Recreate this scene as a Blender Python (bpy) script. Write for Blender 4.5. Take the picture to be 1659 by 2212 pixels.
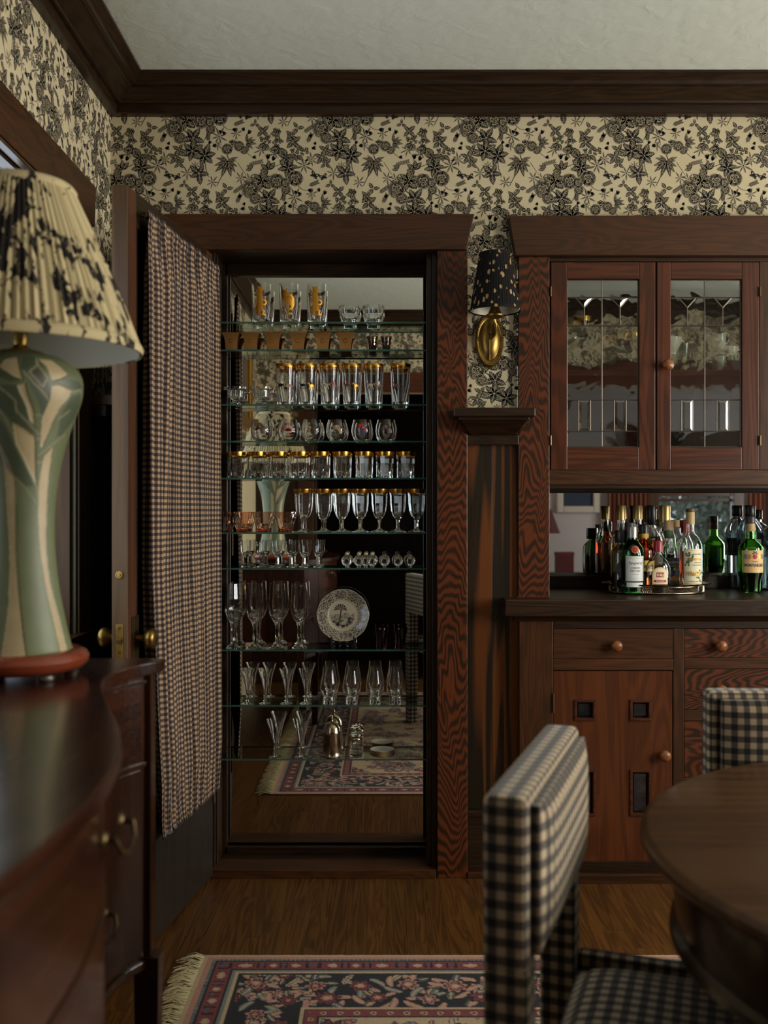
import bpy, bmesh, math, random
import numpy as np
from mathutils import Vector, Matrix, noise as mnoise

for o in list(bpy.data.objects):
    bpy.data.objects.remove(o, do_unlink=True)
scene = bpy.context.scene
C = scene.collection
PI = math.pi
R = math.radians

# ------------------------------------------------------------------ camera
CAM_Y, CAM_Z, FPX = -3.29, 1.21, 2132.0
cam_d = bpy.data.cameras.new('camera')
cam = bpy.data.objects.new('camera', cam_d)
C.objects.link(cam)
cam.location = (0, CAM_Y, CAM_Z)
cam.rotation_euler = (PI / 2, 0, 0)
cam_d.sensor_fit = 'HORIZONTAL'
cam_d.sensor_width = 24.0
cam_d.lens = 24.0 * FPX / 1659.0
cam_d.clip_start = 0.02
cam_d.dof.use_dof = True
cam_d.dof.focus_distance = 3.33
cam_d.dof.aperture_fstop = 3.1
scene.camera = cam

# ------------------------------------------------------------------ world, lights, exposure
world = bpy.data.worlds.new('world')
scene.world = world
world.use_nodes = True
bg = world.node_tree.nodes['Background']
bg.inputs[0].default_value = (0.80, 0.88, 1.0, 1)
bg.inputs[1].default_value = 0.85


def area(name, loc, rot, sx, sy, energy, col):
    l = bpy.data.lights.new(name, 'AREA')
    l.shape = 'RECTANGLE'
    l.size, l.size_y = sx, sy
    l.energy = energy
    l.color = col
    o = bpy.data.objects.new(name, l)
    o.location = loc
    o.rotation_euler = rot
    C.objects.link(o)
    return o


# daylight through the dining room windows, then an added fill (each light fills its own wall opening, pointing into the room)
area('daylight_right_window', (3.14, -0.85, 1.50), (0, R(90), 0), 1.35, 0.80, 31, (1.0, 0.96, 0.86))
area('daylight_right_window', (3.14, -2.15, 1.50), (0, R(90), 0), 1.35, 0.80, 52, (1.0, 0.96, 0.86))
area('daylight_left_window', (-1.10, -1.25, 1.45), (0, R(-90), 0), 1.15, 1.35, 3.6, (0.88, 0.94, 1.0))
area('added_living_side_fill', (5.24, -5.9, 1.45), (0, R(90), 0), 1.2, 1.2, 26, (0.96, 0.96, 0.98))  # added fill, out of view, to brighten the living room walls

vs = scene.view_settings
scene.display_settings.display_device = 'sRGB'
vs.view_transform = 'Standard'
vs.look = 'None'
vs.gamma = 1.0
vs.use_curve_mapping = False
vs.exposure = 1.05
cy = scene.cycles
cy.max_bounces = 18
cy.diffuse_bounces = 4
cy.glossy_bounces = 8
cy.transmission_bounces = 16
cy.transparent_max_bounces = 24
cy.caustics_reflective = False
cy.caustics_refractive = False
cy.sample_clamp_indirect = 3.0
cy.use_denoising = True
cy.use_adaptive_sampling = True
cy.adaptive_threshold = 0.02


# ------------------------------------------------------------------ measuring helpers (picture point + distance -> place)
def PX(px, y):
    return (px - 829.5) * (y - CAM_Y) / FPX


def PZ(py, y):
    return CAM_Z - (py - 1106.0) * (y - CAM_Y) / FPX


# ------------------------------------------------------------------ mesh helpers
ORG = {}


def org(o):
    return ORG.get(o.name, Vector((0, 0, 0))) if o else Vector((0, 0, 0))


def tag(o, label=None, cat=None, group=None, kind=None):
    if label: o['label'] = label
    if cat: o['category'] = cat
    if group: o['group'] = group
    if kind: o['kind'] = kind
    return o


def empty(name, loc, label=None, cat=None, group=None, kind=None, parent=None):
    o = bpy.data.objects.new(name, None)
    C.objects.link(o)
    o.empty_display_size = 0.05
    o.location = Vector(loc) - org(parent)
    if parent: o.parent = parent
    ORG[o.name] = Vector(loc)
    return tag(o, label, cat, group, kind)


class MB:
    def __init__(self):
        self.v, self.f, self.m, self.uv = [], [], [], None

    def poly(self, pts, mi=0):
        n = len(self.v)
        self.v.extend(Vector(p) for p in pts)
        self.f.append(tuple(range(n, n + len(pts))))
        self.m.append(mi)
        return self

    def add(self, verts, faces, mi=0):
        n = len(self.v)
        self.v.extend(Vector(p) for p in verts)
        for f in faces:
            self.f.append(tuple(i + n for i in f))
            self.m.append(mi)
        return self

    def box(self, x0, x1, y0, y1, z0, z1, mi=0):
        if x0 > x1: x0, x1 = x1, x0
        if y0 > y1: y0, y1 = y1, y0
        if z0 > z1: z0, z1 = z1, z0
        v = [(x0, y0, z0), (x1, y0, z0), (x1, y1, z0), (x0, y1, z0), (x0, y0, z1), (x1, y0, z1), (x1, y1, z1), (x0, y1, z1)]
        return self.add(v, [(0, 3, 2, 1), (4, 5, 6, 7), (0, 1, 5, 4), (1, 2, 6, 5), (2, 3, 7, 6), (3, 0, 4, 7)], mi)

    def hexa(self, b, t, mi=0):
        return self.add(list(b) + list(t), [(0, 3, 2, 1), (4, 5, 6, 7), (0, 1, 5, 4), (1, 2, 6, 5), (2, 3, 7, 6), (3, 0, 4, 7)], mi)

    def lathe(self, prof, seg=32, c=(0, 0, 0), sx=1.0, sy=1.0, mi=0, rot=0.0, axis='Z', fn=None):
        n0 = len(self.v)
        rings = []
        for (r, z) in prof:
            if r < 1e-6:
                rings.append([len(self.v)])
                self.v.append(self._ax(0, 0, z, c, axis))
            else:
                ids = []
                for k in range(seg):
                    a = rot + 2 * PI * k / seg
                    rr = r * (fn(a, r, z) if fn else 1.0)
                    ids.append(len(self.v))
                    self.v.append(self._ax(rr * math.cos(a) * sx, rr * math.sin(a) * sy, z, c, axis))
                rings.append(ids)
        for a, b in zip(rings, rings[1:]):
            if len(a) == 1 and len(b) == 1: continue
            for k in range(seg):
                k2 = (k + 1) % seg
                if len(a) == 1: f = (a[0], b[k2], b[k])
                elif len(b) == 1: f = (a[k], a[k2], b[0])
                else: f = (a[k], a[k2], b[k2], b[k])
                self.f.append(f)
                self.m.append(mi)
        return self

    @staticmethod
    def _ax(x, y, z, c, axis):
        if axis == 'Z': p = (x, y, z)
        elif axis == 'Y': p = (x, z, y)      # along +y
        elif axis == '-Y': p = (x, -z, y)
        else: p = (z, x, y)
        return Vector((p[0] + c[0], p[1] + c[1], p[2] + c[2]))

    def tube(self, pts, r, seg=8, mi=0, cap=True):
        pts = [Vector(p) for p in pts]
        rs = r if isinstance(r, (list, tuple)) else [r] * len(pts)
        n0 = len(self.v)
        up = Vector((0, 0, 1))
        for i, p in enumerate(pts):
            d = (pts[min(i + 1, len(pts) - 1)] - pts[max(i - 1, 0)])
            d = d.normalized() if d.length > 1e-9 else Vector((0, 0, 1))
            a = d.cross(up if abs(d.z) < 0.95 else Vector((1, 0, 0))).normalized()
            b = d.cross(a).normalized()
            for k in range(seg):
                t = 2 * PI * k / seg
                self.v.append(p + (a * math.cos(t) + b * math.sin(t)) * rs[i])
        for i in range(len(pts) - 1):
            for k in range(seg):
                k2 = (k + 1) % seg
                self.f.append((n0 + i * seg + k, n0 + i * seg + k2, n0 + (i + 1) * seg + k2, n0 + (i + 1) * seg + k))
                self.m.append(mi)
        if cap:
            self.f.append(tuple(n0 + k for k in range(seg)))
            self.m.append(mi)
            self.f.append(tuple(n0 + (len(pts) - 1) * seg + k for k in reversed(range(seg))))
            self.m.append(mi)
        return self

    def prism(self, poly2d, a0, a1, axis, mi=0):
        """extrude a 2d outline along axis between a0 and a1 (X: (y,z), Y: (x,z), Z: (x,y))"""
        def P(p, a):
            if axis == 'X': return (a, p[0], p[1])
            if axis == 'Y': return (p[0], a, p[1])
            return (p[0], p[1], a)
        n = len(poly2d)
        self.add([P(p, a0) for p in poly2d] + [P(p, a1) for p in poly2d],
                 [tuple(range(n))[::-1], tuple(range(n, 2 * n))] + [(i, (i + 1) % n, n + (i + 1) % n, n + i) for i in range(n)], mi)
        return self

    def mesh(self, name, mats, origin, smooth=None, uvbox=None, recalc=True):
        me = bpy.data.meshes.new(name)
        me.from_pydata([tuple(p - origin) for p in self.v], [], self.f)
        for m in (mats if isinstance(mats, (list, tuple)) else [mats]):
            me.materials.append(m)
        if any(self.m): me.polygons.foreach_set('material_index', self.m)
        if recalc:
            b = bmesh.new()
            b.from_mesh(me)
            bmesh.ops.recalc_face_normals(b, faces=b.faces)
            b.to_mesh(me)
            b.free()
        if smooth is not None:
            me.polygons.foreach_set('use_smooth', [True] * len(me.polygons))
            if smooth < 179: me.set_sharp_from_angle(angle=R(smooth))
        if uvbox:
            box_uv(me, uvbox)
        me.update()
        return me

    def build(self, name, mats, parent=None, label=None, cat=None, group=None, kind=None, origin=None, smooth=None, bev=0, uvbox=None, seg=2, recalc=True):
        if origin is None:
            a = np.array([tuple(p) for p in self.v])
            lo, hi = a.min(0), a.max(0)
            origin = Vector(((lo[0] + hi[0]) / 2, (lo[1] + hi[1]) / 2, lo[2]))
        origin = Vector(origin)
        me = self.mesh(name, mats, origin, smooth, uvbox, recalc)
        o = bpy.data.objects.new(name, me)
        C.objects.link(o)
        o.location = origin - org(parent)
        if parent: o.parent = parent
        ORG[o.name] = origin
        if bev:
            md = o.modifiers.new('bevel', 'BEVEL')
            md.width = bev
            md.segments = seg
            md.limit_method = 'ANGLE'
            md.angle_limit = R(40)
        return tag(o, label, cat, group, kind)


def box_uv(me, s=1.0):
    uv = me.uv_layers.new(name='UVMap')
    for p in me.polygons:
        n = p.normal
        ax = max(range(3), key=lambda i: abs(n[i]))
        for li in p.loop_indices:
            co = me.vertices[me.loops[li].vertex_index].co
            if ax == 0: u, w = co.y, co.z
            elif ax == 1: u, w = co.x, co.z
            else: u, w = co.y, co.x
            uv.data[li].uv = (u * s, w * s)


def board(name, x0, x1, y0, y1, z0, z1, mat, parent=None, bev=0.002, **k):
    return MB().box(x0, x1, y0, y1, z0, z1).build(name, mat, parent, bev=bev, **k)


def copy_thing(src, loc, parent=None, label=None):
    c = src.copy()
    C.objects.link(c)
    c.parent = parent
    if loc is not None:
        c.location = loc
    if label: c['label'] = label
    for ch in list(src.children):
        copy_thing(ch, None, c)
    return c


# ------------------------------------------------------------------ material helpers
def srgb(r, g, b):
    f = lambda c: c / 12.92 if c <= 0.04045 else ((c + 0.055) / 1.055) ** 2.4
    return (f(r / 255), f(g / 255), f(b / 255), 1)


class NT:
    def __init__(self, name):
        self.mat = bpy.data.materials.new(name)
        self.mat.use_nodes = True
        self.t = self.mat.node_tree
        self.b = self.t.nodes['Principled BSDF']
        self.out = self.t.nodes['Material Output']

    def n(self, typ, **kw):
        nd = self.t.nodes.new(typ)
        for k, v in kw.items():
            setattr(nd, k, v)
        return nd

    def l(self, a, b):
        self.t.links.new(a, b)

    def val(self, sock, v):
        if hasattr(v, 'is_linked') or isinstance(v, bpy.types.NodeSocket): self.l(v, sock)
        else: sock.default_value = v

    def math(self, op, a, b=None, c=None, clamp=False):
        nd = self.n('ShaderNodeMath', operation=op, use_clamp=clamp)
        self.val(nd.inputs[0], a)
        if b is not None: self.val(nd.inputs[1], b)
        if c is not None: self.val(nd.inputs[2], c)
        return nd.outputs[0]

    def mix(self, f, a, b, mode='MIX'):
        nd = self.n('ShaderNodeMix', data_type='RGBA', blend_type=mode)
        self.val(nd.inputs[0], f)
        self.val(nd.inputs[6], a)
        self.val(nd.inputs[7], b)
        return nd.outputs[2]

    def noise(self, vec, scale=5, detail=2, rough=0.5, dist=0.0):
        nd = self.n('ShaderNodeTexNoise')
        if vec is not None: self.l(vec, nd.inputs['Vector'])
        nd.inputs['Scale'].default_value = scale
        nd.inputs['Detail'].default_value = detail
        nd.inputs['Roughness'].default_value = rough
        nd.inputs['Distortion'].default_value = dist
        return nd.outputs[0]

    def mapping(self, vec, scale=(1, 1, 1), rot=(0, 0, 0)):
        nd = self.n('ShaderNodeMapping')
        self.l(vec, nd.inputs['Vector'])
        nd.inputs['Scale'].default_value = scale
        nd.inputs['Rotation'].default_value = rot
        return nd.outputs[0]

    def ramp(self, fac, stops):
        nd = self.n('ShaderNodeValToRGB')
        self.l(fac, nd.inputs[0])
        e = nd.color_ramp.elements
        while len(e) < len(stops): e.new(0.5)
        for i, (p, c) in enumerate(stops):
            e[i].position = p
            e[i].color = c if len(c) == 4 else (*c, 1)
        return nd.outputs[0]

    def bump(self, h, strength=0.2, dist=0.002):
        nd = self.n('ShaderNodeBump')
        nd.inputs['Strength'].default_value = strength
        nd.inputs['Distance'].default_value = dist
        self.l(h, nd.inputs['Height'])
        self.l(nd.outputs[0], self.b.inputs['Normal'])

    def objvec(self, rnd=True, pos=False):
        if pos: v = self.n('ShaderNodeNewGeometry').outputs['Position']
        else: v = self.n('ShaderNodeTexCoord').outputs['Object']
        if not rnd: return v
        oi = self.n('ShaderNodeObjectInfo')
        m = self.n('ShaderNodeVectorMath', operation='SCALE')
        m.inputs[0].default_value = (37, 53, 71)
        self.l(oi.outputs['Random'], m.inputs['Scale'])
        a = self.n('ShaderNodeVectorMath', operation='ADD')
        self.l(v, a.inputs[0])
        self.l(m.outputs[0], a.inputs[1])
        return a.outputs[0]


def plain(name, col, rough=0.5, metal=0.0, coat=0.0, spec=0.5):
    m = NT(name)
    m.b.inputs['Base Color'].default_value = col
    m.b.inputs['Roughness'].default_value = rough
    m.b.inputs['Metallic'].default_value = metal
    m.b.inputs['Coat Weight'].default_value = coat
    m.b.inputs['Specular IOR Level'].default_value = spec
    return m.mat


TONE = [('dark_fir', .66), ('dark_stained', .72), ('reddish', .56), ('red_brown', .50), ('flame', .63), ('dark_mahog', .62), ('brown_table', .72), ('streaked', .62), ('oak', .62), ('black_brown', .7), ('worn_door', .60), ('door_stile', .72), ('turned', .9)]      # stain depth of each wood


def wood(name, axis, dark, light, freq=7.0, cross=9.0, along=1.1, flame=0.6, rough=0.38, pos=False, vary=0.25, coat=0.0, sharp=0.5, lin=0.0):
    m = NT(name)
    tone = next((t for k, t in TONE if name.startswith(k)), .65)
    dark, light = [tuple(c * tone * q for c, q in zip(col, (1, 1, .82))) for col in (dark, light)]
    m.b.inputs['Specular IOR Level'].default_value = 0.35
    v = m.objvec(pos=pos)
    i = 'XYZ'.index(axis)
    sc = [cross] * 3
    sc[i] = along
    v1 = m.mapping(v, sc)
    n1 = m.noise(v1, 1.0, 2.2, 0.5, 0.55)
    ph = m.math('MULTIPLY', n1, freq * 2 * PI)
    if lin:
        sep = m.n('ShaderNodeSeparateXYZ')
        m.l(v, sep.inputs[0])
        ph = m.math('MULTIPLY_ADD', sep.outputs[i], lin, ph)
    s = m.math('MULTIPLY_ADD', m.math('SINE', ph), 0.5, 0.5)
    s = m.math('MULTIPLY_ADD', m.math('SUBTRACT', s, 0.5), 1.0 + sharp * 2, 0.5, clamp=True)
    sc2 = [260.0] * 3
    sc2[i] = 6.0
    fine = m.noise(m.mapping(v, sc2), 1.0, 3, 0.6)
    big = m.noise(m.mapping(v, [3.0 if k != i else 0.8 for k in range(3)]), 1.0, 2)
    f = m.math('MULTIPLY_ADD', s, flame, m.math('MULTIPLY', fine, 1 - flame))
    f = m.math('MULTIPLY_ADD', m.math('SUBTRACT', big, 0.5), vary * 2.2, f, clamp=True)
    col = m.ramp(f, [(0.12, dark), (0.9, light)])
    oi = m.n('ShaderNodeObjectInfo')
    k = m.math('MULTIPLY_ADD', oi.outputs['Random'], vary, 1 - vary / 2)
    hs = m.n('ShaderNodeHueSaturation')
    m.l(col, hs.inputs['Color'])
    m.l(k, hs.inputs['Value'])
    m.l(hs.outputs[0], m.b.inputs['Base Color'])
    rr = m.math('MULTIPLY_ADD', fine, 0.22, rough - 0.1)
    m.l(rr, m.b.inputs['Roughness'])
    m.b.inputs['Coat Weight'].default_value = coat
    m.b.inputs['Coat Roughness'].default_value = 0.12
    m.bump(f, 0.12, 0.001)
    return m.mat


def glass(name, col=(1, 1, 1, 1), rough=0.0, ior=1.45):
    m = NT(name)
    m.b.inputs['Base Color'].default_value = col
    m.b.inputs['Roughness'].default_value = rough
    m.b.inputs['IOR'].default_value = ior
    m.b.inputs['Transmission Weight'].default_value = 1.0
    return m.mat


def thin_glass(name, tint, rough=0.02, wave=0.0, wscale=14.0, ior=1.5):
    m = NT(name)
    m.t.nodes.remove(m.b)
    tr = m.n('ShaderNodeBsdfTransparent')
    tr.inputs[0].default_value = tint
    gl = m.n('ShaderNodeBsdfGlossy')
    gl.inputs['Roughness'].default_value = rough
    ge = m.n('ShaderNodeNewGeometry')
    dt = m.n('ShaderNodeVectorMath', operation='DOT_PRODUCT')
    m.l(ge.outputs['Incoming'], dt.inputs[0])
    m.l(ge.outputs['Normal'], dt.inputs[1])
    f0 = ((ior - 1) / (ior + 1)) ** 2
    q = m.math('POWER', m.math('SUBTRACT', 1.0, m.math('ABSOLUTE', dt.outputs['Value']), clamp=True), 5.0)
    fr = m.math('MULTIPLY_ADD', q, 0.75 * (1 - f0), f0)
    mx = m.n('ShaderNodeMixShader')
    m.l(fr, mx.inputs[0])
    m.l(tr.outputs[0], mx.inputs[1])
    m.l(gl.outputs[0], mx.inputs[2])
    m.l(mx.outputs[0], m.out.inputs[0])
    if wave:
        b = m.n('ShaderNodeBump')
        b.inputs['Strength'].default_value = wave
        b.inputs['Distance'].default_value = 0.01
        m.l(m.noise(m.objvec(), wscale, 2, 0.5, 0.4), b.inputs['Height'])
        m.l(b.outputs[0], gl.inputs['Normal'])
    return m.mat


def attr_mat(name, rough=0.6, coat=0.0, wv=0.0, wscale=600):
    m = NT(name)
    a = m.n('ShaderNodeAttribute', attribute_name='Col')
    m.l(a.outputs['Color'], m.b.inputs['Base Color'])
    m.b.inputs['Roughness'].default_value = rough
    m.b.inputs['Coat Weight'].default_value = coat
    if wv: m.bump(m.noise(m.objvec(False), wscale, 2), wv, 0.003)
    return m.mat


def gingham(name, size, dark, mid, light, rough=0.85):
    m = NT(name)
    uv = m.n('ShaderNodeTexCoord').outputs['UV']
    sep = m.n('ShaderNodeSeparateXYZ')
    m.l(uv, sep.inputs[0])
    a = m.math('LESS_THAN', m.math('FRACT', m.math('DIVIDE', sep.outputs[0], size * 2)), 0.5)
    b = m.math('LESS_THAN', m.math('FRACT', m.math('DIVIDE', sep.outputs[1], size * 2)), 0.5)
    s = m.math('ADD', a, b)
    col = m.ramp(m.math('DIVIDE', s, 2.0), [(0.0, light), (0.3, mid), (0.75, dark)])
    m.t.nodes[-1].color_ramp.interpolation = 'CONSTANT'
    wv = m.noise(m.mapping(uv, (900, 900, 900)), 1.0, 2)
    col = m.mix(m.math('MULTIPLY', wv, 0.16), col, mid)
    m.l(col, m.b.inputs['Base Color'])
    m.b.inputs['Roughness'].default_value = rough
    m.b.inputs['Sheen Weight'].default_value = 0.15
    m.b.inputs['Specular IOR Level'].default_value = 0.15
    m.bump(wv, 0.25, 0.001)
    return m.mat


M = {}
DK, RD = srgb(44, 28, 19), srgb(118, 58, 30)
for ax in 'XYZ':
    M['fir' + ax] = wood('dark_fir_' + ax.lower(), ax, srgb(46, 29, 16), srgb(96, 54, 28), 24, 8, 0.9, 0.24, 0.36, sharp=.1)
    M['dark' + ax] = wood('dark_stained_wood_' + ax.lower(), ax, srgb(28, 19, 12), srgb(60, 37, 21), 20, 9, 0.8, 0.32, 0.36, sharp=.2)
    M['red' + ax] = wood('reddish_fir_' + ax.lower(), ax, srgb(62, 30, 17), srgb(112, 55, 29), 14, 9, 0.7, 0.35, 0.34, vary=0.12)
    M['flame' + ax] = wood('flame_grain_fir_' + ax.lower(), ax, srgb(40, 27, 16), srgb(112, 54, 27), 15, 11, 2.0, 0.62, 0.36, sharp=0.25, vary=0.2, lin=170)
    M['mahog' + ax] = wood('dark_mahogany_' + ax.lower(), ax, srgb(32, 17, 12), srgb(72, 36, 22), 6, 7, 0.7, 0.3, 0.22, coat=0.3)
    M['walnut' + ax] = wood('brown_table_wood_' + ax.lower(), ax, srgb(60, 38, 21), srgb(104, 68, 37), 9, 8, 0.6, 0.3, 0.34, coat=0.1, vary=0.15)
M['glossY'] = wood('varnished_window_wood', 'Y', srgb(40, 28, 20), srgb(70, 46, 32), 6, 8, .7, .3, .14, coat=.8)
M['panel'] = wood('streaked_panel_wood', 'Z', srgb(38, 29, 16), srgb(118, 64, 27), 7, 7, 0.35, 0.75, 0.4, sharp=0.5)
M['plank'] = wood('oak_floor_plank', 'Y', srgb(66, 41, 20), srgb(124, 80, 40), 12, 16, 1.0, 0.3, 0.33, pos=True, vary=0.22)
M['doorblack'] = wood('black_brown_door_panel', 'Z', srgb(30, 24, 21), srgb(46, 36, 31), 6, 8, 0.8, 0.3, 0.42)
M['dooredge'] = wood('worn_door_edge', 'Z', srgb(80, 54, 32), srgb(128, 92, 54), 6, 14, 0.6, 0.35, 0.5)
M['dooredge2'] = wood('door_stile_brown', 'Z', srgb(62, 38, 27), srgb(92, 56, 38), 6, 12, 0.6, 0.3, 0.4)
m = NT('ceiling_plaster')
m.b.inputs['Base Color'].default_value = srgb(205, 208, 196)
m.b.inputs['Roughness'].default_value = 0.75
m.bump(m.noise(m.objvec(False), 16, 4, 0.55, 0.4), 0.35, 0.01)
M['ceiling'] = m.mat
m = NT('wallpaper_ground')
m.l(m.ramp(m.noise(m.objvec(False), 6, 3), [(0.3, srgb(188, 174, 140)), (0.7, srgb(197, 183, 150))]), m.b.inputs['Base Color'])
m.b.inputs['Roughness'].default_value = 0.65
m.b.inputs['Specular IOR Level'].default_value = .25
M['paper'] = m.mat
M['ink'] = plain('wallpaper_dark_ink', srgb(42, 39, 40), 0.7, spec=.15)
M['ink2'] = plain('wallpaper_soft_ink', srgb(92, 84, 74), 0.7, spec=.15)
M['inkl'] = plain('wallpaper_pale_line', srgb(162, 149, 120), 0.6)
M['mirror'] = plain('mirror_silver', (0.78, 0.78, 0.75, 1), 0.01, 1.0)
M['bevelmirror'] = plain('bevelled_mirror_edge', (0.85, 0.85, 0.83, 1), 0.03, 1.0)
M['glass'] = glass('clear_glass', (0.97, 0.98, 0.97, 1))
M['pinkglass'] = glass('pink_glass', srgb(255, 238, 228))
M['purple'] = glass('dark_purple_glass', srgb(92, 44, 52))
M['smoke'] = glass('smoke_glass', srgb(160, 150, 140))
M['shelftop'] = thin_glass('shelf_glass', (0.86, 0.93, 0.89, 1))
m = NT('shelf_glass_edge')
m.b.inputs['Base Color'].default_value = srgb(70, 108, 98)
m.b.inputs['Roughness'].default_value = 0.15
m.b.inputs['Transmission Weight'].default_value = 0.5
M['shelfedge'] = m.mat
M['pane'] = thin_glass('cabinet_wavy_glass', (0.86, 0.9, 0.88, 1), 0.02, 0.10, 9, 2.5)
M['windowpane'] = thin_glass('window_glass', (0.95, 0.97, 0.97, 1), 0.01)
M['blackpane'] = plain('dark_bevelled_glass', srgb(24, 28, 32), 0.06, 0, 0.4)
M['greybead'] = plain('grey_green_bead', srgb(118, 112, 84), .5)
M['lining'] = plain('shade_lining', srgb(150, 140, 118), .7)
M['lead'] = plain('lead_came', srgb(104, 96, 86), 0.35, 0.8)
M['gold'] = plain('gold_rim', srgb(214, 160, 66), 0.24, 1.0)
M['goldprint'] = plain('gold_print', srgb(210, 150, 50), 0.35, 0.75)
M['bronze'] = plain('antique_bronze', srgb(178, 130, 74), 0.36, 0.72)
m = NT('aged_brass')
m.l(m.ramp(m.noise(m.objvec(), 40, 3), [(0.3, srgb(112, 88, 44)), (0.7, srgb(156, 126, 68))]), m.b.inputs['Base Color'])
m.b.inputs['Metallic'].default_value = 1
m.b.inputs['Roughness'].default_value = 0.36
M['brass'] = m.mat
M['brassdark'] = plain('dark_brass', srgb(84, 68, 44), 0.4, 0.9)
m = NT('tarnished_silver')
m.l(m.ramp(m.noise(m.objvec(), 25, 4), [(0.3, srgb(120, 102, 84)), (0.7, srgb(196, 178, 152))]), m.b.inputs['Base Color'])
m.b.inputs['Metallic'].default_value = 1
m.b.inputs['Roughness'].default_value = 0.22
M['silver'] = m.mat
M['steel'] = plain('worn_steel', srgb(120, 116, 110), 0.35, 0.9)
M['knobwood'] = wood('turned_knob_wood', 'Z', srgb(96, 54, 30), srgb(150, 92, 54), 4, 30, 12, 0.3, 0.3)
M['black'] = plain('black_lacquer', srgb(20, 19, 20), 0.25)
M['blackcap'] = plain('black_plastic_cap', srgb(24, 22, 22), 0.35)
M['white'] = plain('white_porcelain', srgb(226, 222, 210), 0.2, 0, 0.3)
M['plateteal'] = plain('teal_porcelain', srgb(96, 140, 138), 0.2, 0, 0.3)
M['cream'] = plain('cream_paint', srgb(214, 205, 186), 0.6)
M['livingwall'] = plain('white_plaster', srgb(205, 198, 192), 0.8)
M['halldark'] = plain('hall_dark_panelling', srgb(58, 38, 26), 0.6)
CK = (srgb(38, 36, 44), srgb(112, 96, 84), srgb(206, 178, 144))
M['gcurtain'] = gingham('curtain_gingham', 0.0083, srgb(29, 26, 30), srgb(84, 70, 61), srgb(168, 137, 107))
M['gchair'] = gingham('chair_gingham', 0.0115, srgb(27, 26, 29), srgb(86, 77, 66), srgb(176, 155, 124))

# ------------------------------------------------------------------ flat prints: polygons laid on a surface
class Print:
    def __init__(self):
        self.p = []      # (points, material index, layer)

    def poly(self, pts, mi=0, layer=0):
        self.p.append((pts, mi, layer))

    def blob(self, x, y, rx, ry, rot=0, n=10, mi=0, layer=0):
        c, s = math.cos(rot), math.sin(rot)
        self.poly([(x + rx * math.cos(t) * c - ry * math.sin(t) * s, y + rx * math.cos(t) * s + ry * math.sin(t) * c)
                   for t in (2 * PI * k / n for k in range(n))], mi, layer)

    def rect(self, x0, x1, y0, y1, mi=0, layer=0):
        self.poly([(x0, y0), (x1, y0), (x1, y1), (x0, y1)], mi, layer)

    def leaf(self, x, y, ang, ln, w, mi=0, layer=0, vein=None, jag=0.0):
        c, s = math.cos(ang), math.sin(ang)
        P = lambda t, o: (x + (t * ln) * c - o * w * s, y + (t * ln) * s + o * w * c)
        prof = [(0, 0), (0.18, 0.32), (0.42, 0.5), (0.66, 0.4), (0.85, 0.2), (1, 0)]
        if jag:
            prof = [(0, 0), (.12, .3), (.2, .36), (.25, .48), (.34, .42), (.42, .54), (.5, .44), (.6, .48), (.68, .33), (.8, .3), (.88, .14), (1, 0)]
        self.poly([P(t, o) for t, o in prof] + [P(t, -o) for t, o in prof[-2:0:-1]], mi, layer)
        if vein is not None:
            self.stroke([P(0.1, 0), P(0.5, 0.02), P(0.88, 0)], w * 0.09, vein, layer + 1)
            for t in (0.3, 0.5, 0.68):
                for sgn in (-1, 1):
                    self.stroke([P(t - .06, 0), P(t + 0.14, 0.32 * sgn)], w * 0.055, vein, layer + 1)

    def stroke(self, pts, w, mi=0, layer=0, w1=None):
        w1 = w if w1 is None else w1
        n = len(pts)
        L, Rr = [], []
        for i, p in enumerate(pts):
            a, b = pts[max(i - 1, 0)], pts[min(i + 1, n - 1)]
            dx, dy = b[0] - a[0], b[1] - a[1]
            d = math.hypot(dx, dy) or 1
            ww = (w + (w1 - w) * i / max(n - 1, 1)) / 2
            L.append((p[0] - dy / d * ww, p[1] + dx / d * ww))
            Rr.append((p[0] + dy / d * ww, p[1] - dx / d * ww))
        for i in range(n - 1):
            self.poly([L[i], Rr[i], Rr[i + 1], L[i + 1]], mi, layer)

    def arc(self, x, y, r, a0, a1, w, mi=0, layer=0, n=8, w1=None):
        self.stroke([(x + r * math.cos(a0 + (a1 - a0) * k / n), y + r * math.sin(a0 + (a1 - a0) * k / n)) for k in range(n + 1)], w, mi, layer, w1)

    def text(self, s, x, y, size, mi=0, layer=1, width=None, shear=0.0, align='CENTER', bold=0.0):
        cu = bpy.data.curves.new('t', 'FONT')
        cu.body = s
        cu.size = size
        cu.align_x = align
        cu.resolution_u = 2
        cu.shear = shear
        cu.offset = bold * size
        ob = bpy.data.objects.new('t', cu)
        me = ob.to_mesh()
        vv = [v.co.copy() for v in me.vertices]
        ff = [tuple(p.vertices) for p in me.polygons]
        ob.to_mesh_clear()
        bpy.data.objects.remove(ob)
        bpy.data.curves.remove(cu)
        if not vv: return
        k = 1.0
        if width:
            w = max(v.x for v in vv) - min(v.x for v in vv)
            k = width / max(w, 1e-6)
        for f in ff:
            self.poly([(x + vv[i].x * k, y + vv[i].y) for i in f], mi, layer)

    def mb(self, fn, step=0.0003):
        """fn(u, v, off) -> 3d"""
        b = MB()
        for pts, mi, layer in self.p:
            lo, hi = min(p[0] for p in pts), max(p[0] for p in pts)
            n = max(1, int(math.ceil((hi - lo) / .0045)))
            for i in range(n):        # cut wide pieces into strips so that they follow a round surface
                part = pts
                if n > 1:
                    part = clip_u(clip_u(pts, lo + (hi - lo) * i / n, 1), lo + (hi - lo) * (i + 1) / n, -1)
                if len(part) > 2:
                    b.poly([fn(u, v, step * (layer + 1)) for u, v in part], mi)
        return b


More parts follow.
